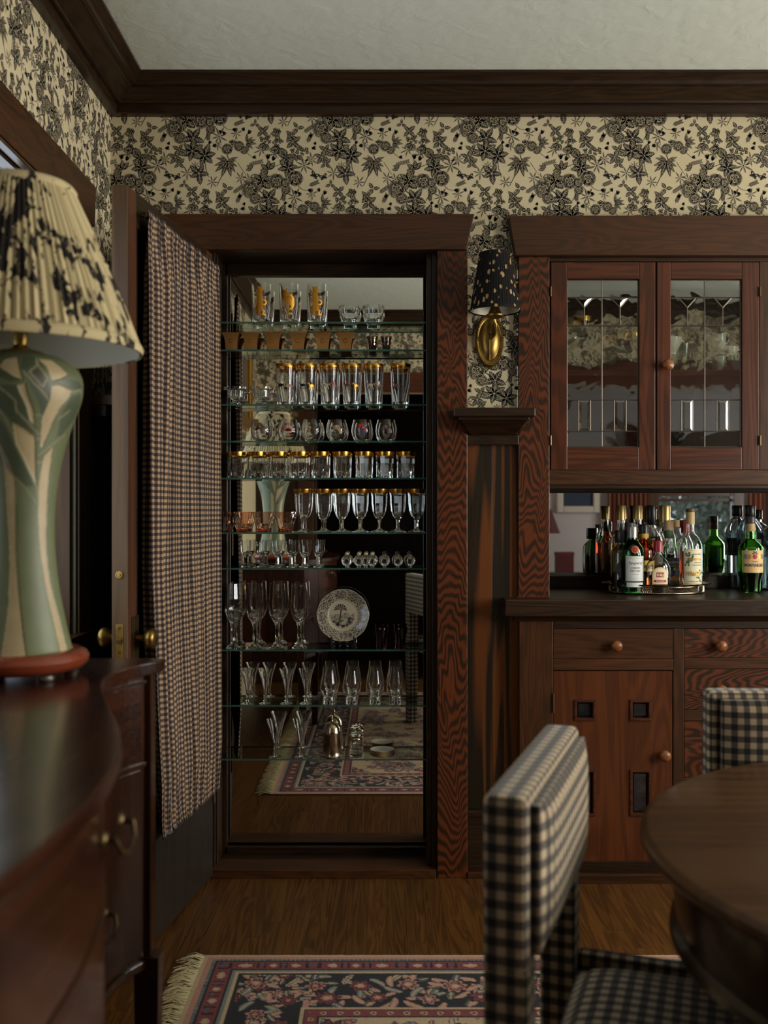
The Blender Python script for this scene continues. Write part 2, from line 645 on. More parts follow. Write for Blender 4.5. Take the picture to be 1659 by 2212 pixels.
def clip_u(pts, c, sg):
    out = []
    for i, p in enumerate(pts):
        q = pts[(i + 1) % len(pts)]
        a, b = sg * (p[0] - c), sg * (q[0] - c)
        if a >= 0: out.append(p)
        if (a > 0 and b < 0) or (a < 0 and b > 0):
            t = a / (a - b)
            out.append((c, p[1] + (q[1] - p[1]) * t))
    return out


def cyl(r, c=(0, 0, 0), sy=1.0, a0=0.0):
    rf = r if callable(r) else (lambda v: r)
    def fn(u, v, off):
        rr = rf(v)
        a = u / rr + a0
        return (c[0] + (rr + off) * math.sin(a), c[1] - (rr + off) * math.cos(a) * sy, c[2] + v)
    return fn


# ------------------------------------------------------------------ wallpaper print
def motif():
    p = Print()
    rnd = random.Random(4)
    k = 0.000493
    X = lambda x: (x - 900) * k
    Y = lambda y: -(y - 650) * k
    def leaves(x, y, n, size, a0=None, spread=2 * PI, w=0.55, vein=2):
        a0 = rnd.uniform(0, 6) if a0 is None else a0
        for i in range(n):
            a = a0 + spread * (i / n - (0.5 if spread < 6 else 0)) + rnd.uniform(-.15, .15)
            s = size * rnd.uniform(1.05, 1.38) * k
            p.leaf(X(x) + math.cos(a) * s * .06, Y(y) + math.sin(a) * s * .06, a, s, s * w, 0, 0, vein, 1)
    def star(x, y, size, n=8):
        a0 = rnd.uniform(0, 1)
        for i in range(n):
            a = a0 + 2 * PI * i / n
            s = size * rnd.uniform(.8, 1.15) * k
            p.leaf(X(x) + math.cos(a) * s * .1, Y(y) + math.sin(a) * s * .1, a, s, s * .2, 1)
        p.blob(X(x), Y(y), size * .1 * k, size * .1 * k, 0, 6, 0)
    def rose(x, y, r):
        r *= k
        cx, cyy = X(x), Y(y)
        for i in range(7):
            a = i * 2 * PI / 7 + rnd.uniform(-.2, .2)
            p.blob(cx + math.cos(a) * r * .66, cyy + math.sin(a) * r * .66, r * .50, r * .36, a + PI / 2, 11, 0)
            p.blob(cx + math.cos(a) * r * .74, cyy + math.sin(a) * r * .74, r * .36, r * .22, a + PI / 2, 9, 1, 1)
            p.arc(cx + math.cos(a) * r * .6, cyy + math.sin(a) * r * .6, r * .36, a - .9, a + .9, r * .10, 2, 2, 5, r * .03)
            for d in (-.28, 0, .28):
                p.stroke([(cx + math.cos(a + d * .6) * r * .55, cyy + math.sin(a + d * .6) * r * .55), (cx + math.cos(a + d) * r * .88, cyy + math.sin(a + d) * r * .88)], r * .05, 0, 2, r * .02)
        p.blob(cx, cyy, r * .62, r * .60, 0, 14, 0)
        for j, (rr, w_) in enumerate(((.50, .17), (.32, .13), (.15, .10))):
            for i in range(3):
                a = i * 2.09 + j * .9
                p.arc(cx, cyy, r * rr, a, a + 1.7, r * w_, 2, 2, 6, r * .04)
    def hydr(x, y, r):
        for i in range(16):
            a, q = rnd.uniform(0, 2 * PI), r * math.sqrt(rnd.random())
            xx, yy = x + math.cos(a) * q, y + math.sin(a) * q * .8
            for j in range(4):
                b = j * PI / 2 + a
                p.blob(X(xx) + math.cos(b) * 5 * k, Y(yy) + math.sin(b) * 5 * k, 5.5 * k, 4 * k, b, 6, 0)
            p.blob(X(xx), Y(yy), 3.2 * k, 3.2 * k, 0, 5, 2, 1)
    def stem(pts, w=5):
        p.stroke([(X(a), Y(b)) for a, b in pts], w * k, 0, 0, w * .6 * k)
    def fern(x, y, ang, ln, mi=1):
        c, s = math.cos(ang), math.sin(ang)
        p.stroke([(X(x), Y(y)), (X(x + ln * c), Y(y + ln * s))], 2 * k, mi)
        for i in range(7):
            t = ln * (.15 + .13 * i)
            for sg in (-1, 1):
                p.leaf(X(x + c * t), Y(y + s * t), -(ang + sg * .8), 21 * k, 8 * k, mi)
    def bud(x, y, ang, s=22):
        for d in (-.35, 0, .35):
            p.leaf(X(x), Y(y), -(ang + d), s * k, s * .35 * k, 0)
    def butterfly(x, y, s, ang):
        for sg in (-1, 1):
            p.blob(X(x) + s * k * .5 * math.cos(ang + sg * .9), Y(y) + s * k * .5 * math.sin(ang + sg * .9), s * k * .5, s * k * .28, ang + sg * .9, 8, 0)
            p.blob(X(x) + s * k * .4 * math.cos(ang + sg * 2.0), Y(y) + s * k * .4 * math.sin(ang + sg * 2.0), s * k * .35, s * k * .22, ang + sg * 2.0, 8, 0)
            p.blob(X(x) + s * k * .5 * math.cos(ang + sg * .9), Y(y) + s * k * .5 * math.sin(ang + sg * .9), s * k * .22, s * k * .1, ang + sg * .9, 6, 2, 1)
        p.stroke([(X(x) - s * k * .4 * math.cos(ang), Y(y) - s * k * .4 * math.sin(ang)), (X(x) + s * k * .5 * math.cos(ang), Y(y) + s * k * .5 * math.sin(ang))], 4 * k, 0)
    stem([(560, 470), (600, 500), (640, 600), (715, 650), (725, 740), (745, 800)], 6)
    stem([(590, 490), (640, 540)]); stem([(560, 540), (610, 600), (640, 620)], 6)
    stem([(1210, 590), (1250, 620), (1268, 660), (1280, 740), (1265, 830)], 6)
    stem([(1150, 750), (1200, 725), (1240, 710)]); stem([(1100, 830), (1080, 900)], 6)
    stem([(1265, 890), (1225, 960)], 6); stem([(870, 650), (885, 690), (860, 740), (800, 860)], 6)
    stem([(1060, 440), (1110, 470), (1130, 530)], 4); stem([(1330, 470), (1300, 500), (1310, 600)], 4)
    stem([(940, 700), (1000, 790)], 3); stem([(810, 560), (808, 625)], 3); stem([(925, 530), (935, 580)], 3)
    stem([(1340, 850), (1380, 885), (1440, 895)], 4); stem([(1290, 860), (1330, 905)], 4)
    stem([(1150, 700), (1140, 680), (1160, 650)], 4); stem([(985, 620), (1040, 665)], 4)
    rose(515, 470, 58); rose(550, 535, 40); rose(500, 505, 26)
    leaves(590, 430, 4, 58, 1.0); leaves(640, 535, 5, 58, 2.2); leaves(635, 622, 6, 66, 0.4); leaves(718, 655, 6, 62, 0.2); leaves(680, 775, 5, 58, 2.4)
    leaves(545, 615, 4, 38); leaves(520, 665, 4, 44); leaves(545, 710, 4, 36)
    bud(455, 510, 2.4, 30); bud(480, 560, 2.0, 26); bud(770, 590, -.2, 32); bud(745, 575, -.9, 28)
    star(815, 525, 58); star(808, 585, 32, 7); star(930, 505, 40, 7); star(770, 835, 44, 7)
    rose(870, 610, 38); rose(950, 590, 36); rose(985, 618, 28); hydr(905, 575, 26)
    bud(1015, 510, -1.2, 34); bud(1040, 668, -.2, 30); bud(985, 490, -1.9, 30)
    leaves(1000, 565, 6, 52, 0.3, 3.4, .3)
    for a, ln in ((200, 95), (222, 112), (250, 118), (283, 112), (305, 95), (330, 80), (165, 80), (20, 78), (140, 60), (0, 62)):
        s = ln * k
        p.leaf(X(872), Y(690), R(a), s, s * .27, 0, 0, 2)
    fern(1020, 715, -.25, 90); fern(395, 500, -.6, 80); fern(740, 560, -1.5, 60); fern(1410, 570, -1.1, 70); fern(430, 860, -.4, 70)
    star(1100, 615, 46, 7); star(1190, 640, 42, 7)
    hydr(1135, 540, 40); hydr(1215, 560, 36); leaves(1225, 600, 4, 50, -1.4, 3); leaves(1130, 572, 3, 42, -1.6, 2.4)
    leaves(1060, 440, 3, 30); leaves(1110, 488, 4, 38); hydr(1200, 490, 26); leaves(1200, 500, 4, 30, -1.5, 3)
    leaves(1305, 520, 4, 40); leaves(1315, 562, 4, 44); leaves(1345, 468, 3, 36, 0)
    hydr(1335, 612, 38); hydr(1392, 625, 28); leaves(1340, 650, 4, 42, -1.5, 3); bud(1440, 605, -.1, 34)
    leaves(1268, 665, 5, 44); leaves(1282, 738, 6, 58); leaves(1150, 752, 5, 50, 2.8, 4); leaves(1105, 822, 6, 60); leaves(1040, 745, 3, 40, 2.8, 2)
    bud(1148, 680, -1.7, 40); bud(1178, 690, -1.2, 36)
    rose(1205, 828, 54); rose(1330, 808, 54); rose(1268, 888, 32); rose(1262, 838, 34)
    bud(1350, 900, .9, 32); bud(1415, 885, .2, 36); bud(1330, 890, 1.3, 26)
    star(1390, 722, 58); star(1440, 680, 44); star(600, 772, 46, 7); star(655, 722, 36, 7); star(962, 808, 42, 7); star(1018, 815, 42, 7)
    butterfly(470, 790, 38, R(60)); butterfly(532, 802, 34, R(110))
    return p


MOTIF = motif()
LAT_A, LAT_B = (0.488, 0.0), (0.2515, -0.202)


def wallpaper(rects, fn, name, parent):
    b = MB()
    cent = [(sum(q[0] for q in pts) / len(pts), sum(q[1] for q in pts) / len(pts)) for pts, _, _ in MOTIF.p]
    u0, u1 = min(r[0] for r in rects), max(r[1] for r in rects)
    v0, v1 = min(r[2] for r in rects), max(r[3] for r in rects)
    for j in range(-12, 13):
        for i in range(-14, 15):
            ou, ov = i * LAT_A[0] + j * LAT_B[0] - 0.02, j * LAT_B[1] + 2.40
            if ou < u0 - .6 or ou > u1 + .6 or ov < v0 - .4 or ov > v1 + .4: continue
            for (pts, mi, layer), (cu, cv) in zip(MOTIF.p, cent):
                a, c = cu + ou, cv + ov
                if any(r[0] <= a <= r[1] and r[2] <= c <= r[3] for r in rects):
                    b.poly([fn(q[0] + ou, q[1] + ov, 0.0004 + 0.0003 * layer) for q in pts], mi)
    return b.build(name, [M['ink'], M['ink2'], M['inkl']], parent, kind='stuff', recalc=False)


# ------------------------------------------------------------------ room shell
XL, XR, YF, ZC = -0.912, 3.05, -3.42, 2.624
OX0, OX1, OZ = -0.575, 0.172, 2.079          # closet opening
YM = 0.157                                   # closet mirror plane
BX0, BX1 = 0.445, 2.10                       # built-in buffet
NY = 0.42                                    # niche mirror plane

fl = MB().box(XL - .3, XR + .3, YF - 4.6, 0.5, -0.10, -0.014).build('floor', M['halldark'], kind='structure')
# planks
pm = MB().box(0, 1, 0, 1, -0.012, 0).mesh('plank', M['plank'], Vector((0, 0, 0)))
rnd = random.Random(7)
w = 0.0575
x = XL
k = 0
while x < XR - .01:
    y = 0.06 - rnd.uniform(0.2, 1.0)
    ys = [0.06]
    while y > YF - 0.1:
        ys.append(y)
        y -= rnd.uniform(0.9, 1.7)
    ys.append(YF - 0.1)
    for a, b in zip(ys, ys[1:]):
        o = bpy.data.objects.new('plank', pm)
        C.objects.link(o)
        o.location = Vector((x + .0003, b + .0003, 0)) - org(fl)
        o.scale = (w - .0006, a - b - .0006, 1)
        o.parent = fl
        k += 1
    x += w
board('floor_living', 0.3, 5.2, -8.0, YF - .1, -.05, 0.0, M['plank'], kind='structure', bev=0)
board('floor_hall', -1.0, 0.98, -5.3, YF - .1, -.05, 0.0, M['darkY'], kind='structure', bev=0)

ce = board('ceiling', XL - .3, XR + .3, YF - .12, 0.6, ZC, ZC + .1, M['ceiling'], kind='structure', bev=0)

# back wall (with closet opening and buffet recess)
b = MB()
b.box(XL - .2, OX0, 0, .12, 0, ZC)
b.box(OX0, OX1, 0, .12, OZ, ZC)
b.box(OX1, BX0, 0, .12, 0, ZC)
b.box(BX0, BX1, 0, .12, 2.045, ZC)
b.box(BX1, XR + .2, 0, .12, 0, ZC)
wb = b.build('wall_back', M['paper'], kind='structure', recalc=False)
wallpaper([(XL, XR, 2.17, 2.54), (XL, -.62, 1.5, 2.2), (.26, .46, 1.52, 2.2), (2.08, XR, 1.5, 2.2)], lambda u, v, o: (u, -o, v), 'wallpaper_print', wb)

# left wall with a window
WY0, WY1, WZ0, WZ1 = -0.455, -2.05, 0.86, 2.075
b = MB()
b.box(XL - .14, XL, WY0, 0.12, 0, ZC)
b.box(XL - .14, XL, YF - .1, WY1, 0, ZC)
b.box(XL - .14, XL, WY1, WY0, 0, WZ0)
b.box(XL - .14, XL, WY1, WY0, WZ1, ZC)
wl = b.build('wall_left', M['paper'], kind='structure', recalc=False)
wallpaper([(-.0, 3.42, 2.18, 2.54), (0, .42, 1.5, 2.2), (2.1, 3.42, 1.5, 2.2)], lambda u, v, o: (XL + o, -u, v), 'wallpaper_print', wl)

# right wall with two windows
b = MB()
ZA, ZB = 0.8, 2.2
b.box(XR, XR + .14, -.45, .12, 0, ZC); b.box(XR, XR + .14, -1.75, -1.25, 0, ZC); b.box(XR, XR + .14, YF - .1, -2.55, 0, ZC)
for a, c in ((-1.25, -.45), (-2.55, -1.75)):
    b.box(XR, XR + .14, a, c, 0, ZA); b.box(XR, XR + .14, a, c, ZB, ZC)
wr = b.build('wall_right', M['paper'], kind='structure', recalc=False)
wallpaper([(0, 3.42, 2.30, 2.54), (0, .35, 1.5, 2.35), (1.35, 1.65, 1.5, 2.35)], lambda u, v, o: (XR - o, -u, v), 'wallpaper_print', wr)
for (ya, yb, nm) in ((-.35, 0, 'back'), (-1.65, -1.35, 'middle'), (YF, -2.65, 'front')):
    board('trim_wainscot_right_' + nm, XR - .02, XR, ya, yb, 0, 1.5, M['darkZ'], kind='structure')
for n, (a, c) in enumerate(((-1.25, -.45), (-2.55, -1.75))):
    wn = empty('window_%d' % (n + 2), (XR, (a + c) / 2, ZA), kind='structure')
    for (ya, yb, za, zb, nm) in ((a, a + .05, ZA, ZB, 'sash_stile'), (c - .05, c, ZA, ZB, 'sash_stile'), (a, c, ZA, ZA + .06, 'sash_rail'), (a, c, ZB - .06, ZB, 'sash_rail'), (a, c, 1.48, 1.53, 'sash_rail'), ((a + c) / 2 - .015, (a + c) / 2 + .015, ZA, ZB, 'muntin')):
        board(nm, XR + .02, XR + .06, ya, yb, za, zb, M['darkZ'], wn)
    for (ya, yb, za, zb) in ((a - .1, a, ZA - .1, ZB + .12), (c, c + .1, ZA - .1, ZB + .12), (a - .1, c + .1, ZB, ZB + .12), (a - .1, c + .1, ZA - .1, ZA)):
        board('casing', XR - .025, XR, ya, yb, za, zb, M['firZ'], wn)

# front wall (behind the camera) with two openings
AX0, AX1, B0, B1 = -0.50, 0.66, 1.20, 2.95
b = MB()
b.box(XL - .2, AX0, YF - .1, YF, 0, ZC); b.box(AX1, B0, YF - .1, YF, 0, ZC); b.box(B1, XR + .2, YF - .1, YF, 0, ZC)
b.box(AX0, AX1, YF - .1, YF, 2.06, ZC); b.box(B0, B1, YF - .1, YF, 2.06, ZC)
wf = b.build('wall_front', M['paper'], kind='structure', recalc=False)
wallpaper([(XL, XR, 2.18, 2.54), (XL, -.6, 1.5, 2.2), (.78, 1.1, 1.5, 2.2)], lambda u, v, o: (u, YF + o, v), 'wallpaper_print', wf)
for n, (a, c) in enumerate(((AX0, AX1), (B0, B1))):
    t = empty('trim_opening_%d' % (n + 1), ((a + c) / 2, YF, 0), kind='structure')
    for (xa, xb, za, zb, mt) in ((a - .11, a, 0, 2.06, 'firZ'), (c, c + .11, 0, 2.06, 'firZ'), (a - .13, c + .13, 2.06, 2.20, 'redX')):
        board('casing', xa, xb, YF, YF + .028, za, zb, M[mt], t)
    for xa in (a - .001, c - .019):
        board('jamb', xa, xa + .02, YF - .1, YF, 0, 2.06, M['darkZ'], t)
board('trim_wainscot_front', XL, AX0 - .11, YF, YF + .02, 0, 1.5, M['darkZ'], kind='structure')
board('trim_wainscot_front_middle', AX1 + .11, B0 - .11, YF, YF + .02, 0, 1.5, M['darkZ'], kind='structure')

# hall behind the narrow opening
b = MB()
b.box(-1.1, -1.0, -5.3, YF - .1, 0, 2.5); b.box(.9, .98, -5.3, YF - .1, 0, 2.5); b.box(-1.1, .98, -5.4, -5.3, 0, 2.5)
b.box(-1.1, .98, -5.4, YF - .1, 2.5, 2.6)
b.build('wall_hall', M['halldark'], kind='structure', recalc=False)
for i in range(6):
    board('trim_hall_panel_%d' % (i + 1), -.96 + i * .31, -.68 + i * .31, -5.3, -5.275, .15, 1.42, M['darkZ'], kind='structure')
# living room behind the wide opening
b = MB()
LX0, LX1, LY = 0.98, 5.2, -7.8
LW0, LW1, LS, LT = 3.3, 4.2, 0.745, 1.95
b.box(LX0, LW0, LY - .1, LY, 0, 2.6); b.box(LW1, LX1, LY - .1, LY, 0, 2.6); b.box(LW0, LW1, LY - .1, LY, 0, LS); b.box(LW0, LW1, LY - .1, LY, LT, 2.6)
b.box(LX1, LX1 + .1, LY, -6.5, 0, 2.6); b.box(LX1, LX1 + .1, -5.3, YF - .1, 0, 2.6); b.box(LX1, LX1 + .1, -6.5, -5.3, 0, .85); b.box(LX1, LX1 + .1, -6.5, -5.3, 2.05, 2.6); b.box(LX0, LX0 + .02, LY, YF - .1, 0, 2.6); b.box(XR, LX1, YF - .12, YF - .1, 0, 2.6)  # includes an unseen side opening, added to let the living room fill in
b.box(LX0, LX1, LY, YF - .1, 2.6, 2.7)
b.build('wall_living', M['livingwall'], kind='structure', recalc=False)

# crown moulding, mitred in the corners
prof = [(0, 2.527), (.026, 2.527), (.030, 2.531), (.030, 2.556), (.045, 2.556), (.047, 2.562), (.060, 2.566), (.086, 2.584), (.094, 2.586), (.094, 2.590), (.110, 2.590), (.112, 2.600), (.128, 2.612), (.136, 2.616), (.136, ZC), (0, ZC)]


def sweep(name, A, Bf, mat):
    n = len(prof)
    b = MB()
    b.add([A(p, z) for p, z in prof] + [Bf(p, z) for p, z in prof], [(i, (i + 1) % n, n + (i + 1) % n, n + i) for i in range(n)])
    return b.build(name, mat, kind='structure', smooth=25)


sweep('trim_crown_back', lambda p, z: (XL + p, -p, z), lambda p, z: (XR - p, -p, z), M['darkX'])
sweep('trim_crown_left', lambda p, z: (XL + p, -p, z), lambda p, z: (XL + p, YF + p, z), M['darkY'])
sweep('trim_crown_front', lambda p, z: (XL + p, YF + p, z), lambda p, z: (XR - p, YF + p, z), M['darkX'])
sweep('trim_crown_right', lambda p, z: (XR - p, -p, z), lambda p, z: (XR - p, YF + p, z), M['darkY'])

# ------------------------------------------------------------------ left window
wn = empty('window_1', (XL, -1.25, WZ0), kind='structure')
b = MB()
b.prism([(-.275, 2.20), (-.292, 2.075), (-2.21, 2.075), (-2.23, 2.20)], XL, XL + .034, 'X')
b.build('header', M['firY'], wn, bev=.002)
for (ya, yb) in ((-.315, -.430), (-2.075, -2.19)):
    board('casing', XL, XL + .030, ya, yb, .80, 2.075, M['dooredge'], wn)
board('stop_bead', XL, XL + .022, -.431, -.4395, .80, 2.075, M['greybead'], wn)
board('jamb', XL - .13, XL + .010, -.44, -.4551, .80, 2.075, M['dooredge'], wn)
board('jamb', XL - .13, XL + .018, -2.049, -2.07, .80, 2.075, M['darkZ'], wn)
board('head_jamb', XL - .13, XL - .035, -2.05, -.455, 2.062, 2.0749, M['glossY'], wn)
board('head_stop', XL - .033, XL + .002, -2.05, -.455, 2.058, 2.0749, M['glossY'], wn)
board('head_bead', XL + .004, XL + .030, -2.05, -.455, 2.066, 2.0749, M['glossY'], wn)
board('sill', XL - .13, XL + .05, -2.22, -.28, .80, .86, M['firY'], wn)
for (ya, yb, za, zb, nm) in ((-.456, -.50, .86, 2.062, 'sash_stile'), (-2.0, -2.049, .86, 2.062, 'sash_stile'), (-.50, -2.0, .861, .92, 'sash_rail'), (-.50, -2.0, 2.045, 2.062, 'sash_rail'), (-.50, -2.0, 1.44, 1.48, 'sash_rail'), (-1.24, -1.26, .92, 2.01, 'muntin')):
    board(nm, XL - .11, XL - .075, ya, yb, za, zb, M['darkZ'], wn)
board('pane', XL - .093, XL - .09, -.50, -2.0, .92, 2.01, M['windowpane'], wn, bev=0)
# wainscot on the left wall between window casing and corner
t = empty('trim_wainscot_left', (XL, -.15, 0), kind='structure')
board('panel', XL, XL + .012, -.30, 0, 0, 1.50, M['darkZ'], t)
board('stile', XL + .012, XL + .02, -.06, -.001, .2, 1.50, M['darkZ'], t)
board('stile', XL + .012, XL + .02, -.30, -.24, .2, 1.50, M['darkZ'], t)
board('baseboard', XL + .012, XL + .026, -.30, -.001, 0, .2, M['darkY'], t)
board('plate_rail', XL, XL + .10, -.30, -.001, 1.535, 1.565, M['dooredge'], t)
board('rail_bed', XL, XL + .07, -.30, -.001, 1.50, 1.535, M['darkY'], t)

# ------------------------------------------------------------------ closet: casing, lining, mirror, shelves
t = empty('trim_closet', ((OX0 + OX1) / 2, 0, 0), kind='structure')
b = MB().prism([(-.70, 2.074), (.272, 2.074), (.298, 2.192), (-.726, 2.192)], -.040, 0, 'Y')
b.build('header', M['firX'], t, bev=.0025)
board('casing', OX1 + .004, OX1 + .104, -.030, 0, 0, 2.074, M['flameZ'], t, bev=.0025)
board('casing', OX0 - .104, OX0 - .004, -.030, 0, 0, 2.074, M['firZ'], t, bev=.0025)
for (xa, xb) in ((OX0 - .004, OX0 + .012), (OX1 - .012, OX1 + .004)):
    board('jamb', xa, xb, -.002, YM + .01, 0, 2.079, M['darkZ'], t)
board('head_jamb', OX0 + .012, OX1 - .012, -.002, YM + .01, 2.0745, 2.079, M['darkX'], t)
board('stop', OX1 - .030, OX1 - .012, .014, .032, .03, 2.0745, M['darkZ'], t)
board('stop', OX0 + .012, OX0 + .018, .014, .032, .03, 2.0745, M['darkZ'], t)
board('threshold', OX0, OX1, -.035, .07, 0, .028, M['firX'], t)
board('closet_floor_board', OX0 + .012, OX1 - .012, .07, YM, 0, .018, M['darkX'], t)
board('mirror_frame_stile', OX0 + .012, -.547, YM - .004, YM + .01, .02, 2.0744, M['darkZ'], t)
board('mirror_frame_stile', .148, OX1 - .012, YM - .004, YM + .01, .02, 2.0744, M['darkZ'], t)
board('mirror_frame_rail', -.547, .148, YM - .010, YM + .01, 2.034, 2.0744, M['darkX'], t)
board('mirror_frame_rail', -.547, .148, YM - .010, YM + .01, .018, .043, M['darkX'], t)
board('wall_closet_back', OX0 - .05, OX1 + .05, YM + .011, YM + .06, 0, 2.1, M['halldark'], kind='structure', bev=0)
MB().box(-.547, .148, YM, YM + .006, .043, 2.034).build('wall_mirror', M['mirror'], label='tall mirror lining the back of the closet behind the glass shelves', cat='mirror')

SHY = [695, 755, 873, 952, 1032, 1150, 1227, 1403, 1523, 1639]      # picture height of each shelf's front top edge
YS = 0.066
SZ = [PZ(p, YS) for p in SHY]
ORD = ['first', 'second', 'third', 'fourth', 'fifth', 'sixth', 'seventh', 'eighth', 'ninth', 'tenth']
SHN = ['topmost', 'second', 'third', 'fourth', 'fifth', 'sixth', 'seventh', 'eighth', 'ninth', 'lowest']
me = bpy.data.meshes.new('glass_shelf')
b = MB().box(OX0 + .0135, .158, YS, YM - .006, -.006, 0)
for i in range(10):
    s = b.mesh('glass_shelf', [M['shelftop'], M['shelfedge']], Vector((-.2, .1, 0))) if i == 0 else sm
    if i == 0:
        sm = s
        for p in sm.polygons: p.material_index = 1 if p.normal.y < -.5 else 0
    o = bpy.data.objects.new('glass_shelf', sm)
    C.objects.link(o)
    o.location = (-.2, .1, SZ[i])
    tag(o, '%s green-edged glass shelf %s in the mirrored closet' % (SHN[i], 'from the top' if 0 < i < 9 else 'of the ten'), 'shelf', 'glass shelves in the closet')
for i in range(10):      # little wire pegs on the right jamb
    pk = empty('shelf_peg', (OX1 - .012, .09, SZ[i] - .012), 'small metal peg under the right end of the %s closet shelf' % SHN[i], 'shelf peg', 'shelf pegs')
    for yy in (.085, .12):
        MB().tube([(OX1 - .012, yy, SZ[i] - .009), (.150, yy, SZ[i] - .009)], .0022, 6).build('pin', M['steel'], pk)

# ------------------------------------------------------------------ glassware
YG = 0.100


def gx(px):
    return PX(px, YG)


def vessel(outer, wall, floor_z, seg=32, flat=False, fn=None, top_in=None):
    """outer: profile from bottom centre edge to rim [(r,z)...]; hollow from floor_z up"""
    prof = [(0, outer[0][1])] + list(outer)
    inner = [(max(r - wall, .001), z) for r, z in reversed(outer) if z > floor_z + .002]
    inner[0] = (inner[0][0], outer[-1][1])
    prof += inner
    rl = inner[-1][0]
    prof += [(rl * .7, floor_z), (0, floor_z)]
    return MB().lathe(prof, seg, fn=fn)


def place_row(src, shelf, pxs, noun, group, extra=None, y=None):
    """src: first thing at local origin; copies set along a shelf"""
    for i, px in enumerate(pxs):
        o = src if i == 0 else copy_thing(src, None)
        o.location = (gx(px), YG if y is None else y, SZ[shelf])
        n = len(pxs)
        pos = 'leftmost' if i == 0 else 'rightmost' if i == n - 1 else ORD[i] + ' from left'
        o['label'] = (extra[i] if extra else '%s, %s of %s, %s shelf' % (noun, pos, ['', 'one', 'two', 'three', 'four', 'five', 'six', 'seven', 'eight', 'nine'][n], SHN[shelf]))
        o['group'] = group
        src_list = o
    return src


def thing0(name, cat):
    return empty(name, (0, 0, 0), cat=cat)


G = M['glass']
# shelf 1: tall glasses with gold cats, cut bowls
cat_pr = []
for kind in range(2):
    p = Print()
    if kind == 0:
        p.stroke([(-.004, .052), (-.002, .036), (-.004, .018), (.0, -.002), (-.006, -.022)], .020, 0, 0, .022)
        p.blob(-.001, .060, .0125, .012, 0, 12); p.blob(-.010, .069, .004, .005, 0, 8); p.blob(.006, .070, .004, .005, 0, 8)
        p.blob(-.002, .020, .013, .028, 0, 14); p.blob(-.004, -.018, .016, .016, 0, 12)
        p.stroke([(-.004, .046), (-.016, .048), (-.024, .056), (-.022, .062)], .006, 0, 0, .004)
        p.stroke([(-.006, .034), (-.018, .036), (-.026, .044)], .006, 0, 0, .004)
        p.stroke([(-.006, -.02), (-.014, -.036), (-.010, -.046), (.002, -.046)], .010, 0, 0, .008)
        p.stroke([(.004, -.018), (.014, -.034), (.010, -.046), (.020, -.046)], .010, 0, 0, .007)
        p.arc(.014, .006, .0095, -2.6, 2.2, .006, 0, 0, 12, .004)
        p.arc(-.016, -.026, .008, 0, 5.2, .0035, 0, 0, 12, .002)
        p.blob(-.008, .061, .002, .002, 0, 6, 1, 1); p.arc(-.004, .056, .005, 3.4, 5.2, .0014, 1, 1)
    else:
        p.blob(.002, .020, .018, .030, .35, 16); p.blob(-.012, .046, .012, .012, 0, 12)
        p.blob(-.020, .056, .004, .005, 0, 8); p.blob(-.006, .060, .004, .005, 0, 8)
        p.stroke([(.008, .040), (.018, .020), (.020, -.004), (.012, -.022), (.0, -.026)], .014, 0, 0, .010)
        p.arc(.006, -.012, .012, -2.0, 2.6, .008, 0, 0, 12, .005)
        p.stroke([(-.012, .034), (-.022, .024), (-.026, .014)], .007, 0, 0, .004)
        p.stroke([(-.006, .0), (-.016, -.018), (-.020, -.036), (-.008, -.042)], .0055, 0, 0, .004)
        p.arc(-.022, -.024, .006, 0, 5, .0025, 0, 0, 10)
        p.rect(-.016, .016, -.046, -.038)
        p.blob(-.017, .048, .002, .002, 0, 6, 1, 1); p.arc(.004, .018, .010, 0, 2.5, .0014, 1, 1)
    cat_pr.append(p)
hb = vessel([(.030, 0), (.0305, .012), (.0325, .07), (.034, .1345)], .0016, .012, 40).mesh('body', G, Vector(), 30)
spots = [564.7, 624.0, 683.5]
tail = ['a rearing gold cat, leftmost on the topmost shelf', 'a hunched gold cat, between two others', 'a rearing gold cat, nearest the cut crystal bowls']
for i, px in enumerate(spots):
    t = empty('highball_glass', (gx(px), YG, SZ[0]), 'tall glass printed with ' + tail[i], 'glass', 'gold cat highball glasses')
    o = bpy.data.objects.new('body', hb); C.objects.link(o); o.parent = t
    pr = cat_pr[1 if i == 1 else 0]
    q = pr.mb(lambda u, v, o: cyl(.0333, (0, 0, .062))(u * .9, v * .80, o), .0004)
    o = q.build('gold_print', [M['goldprint'], M['black']], None, origin=(0, 0, 0), recalc=False); o.parent = t; o.location = (0, 0, 0)

cut = lambda a, r, z: 1 + .03 * math.cos(a * 12) * (1 if z > .004 else .3)
m0 = vessel([(.022, 0), (.023, .010), (.021, .014), (.033, .030), (.038, .048), (.036, .060)], .004, .012, 48, fn=cut).build('cut_glass_bowl', G, label='x', cat='bowl', origin=(0, 0, 0))
place_row(m0, 0, [755, 806.7], 'cut crystal bowl with scalloped rim', 'cut crystal bowls')

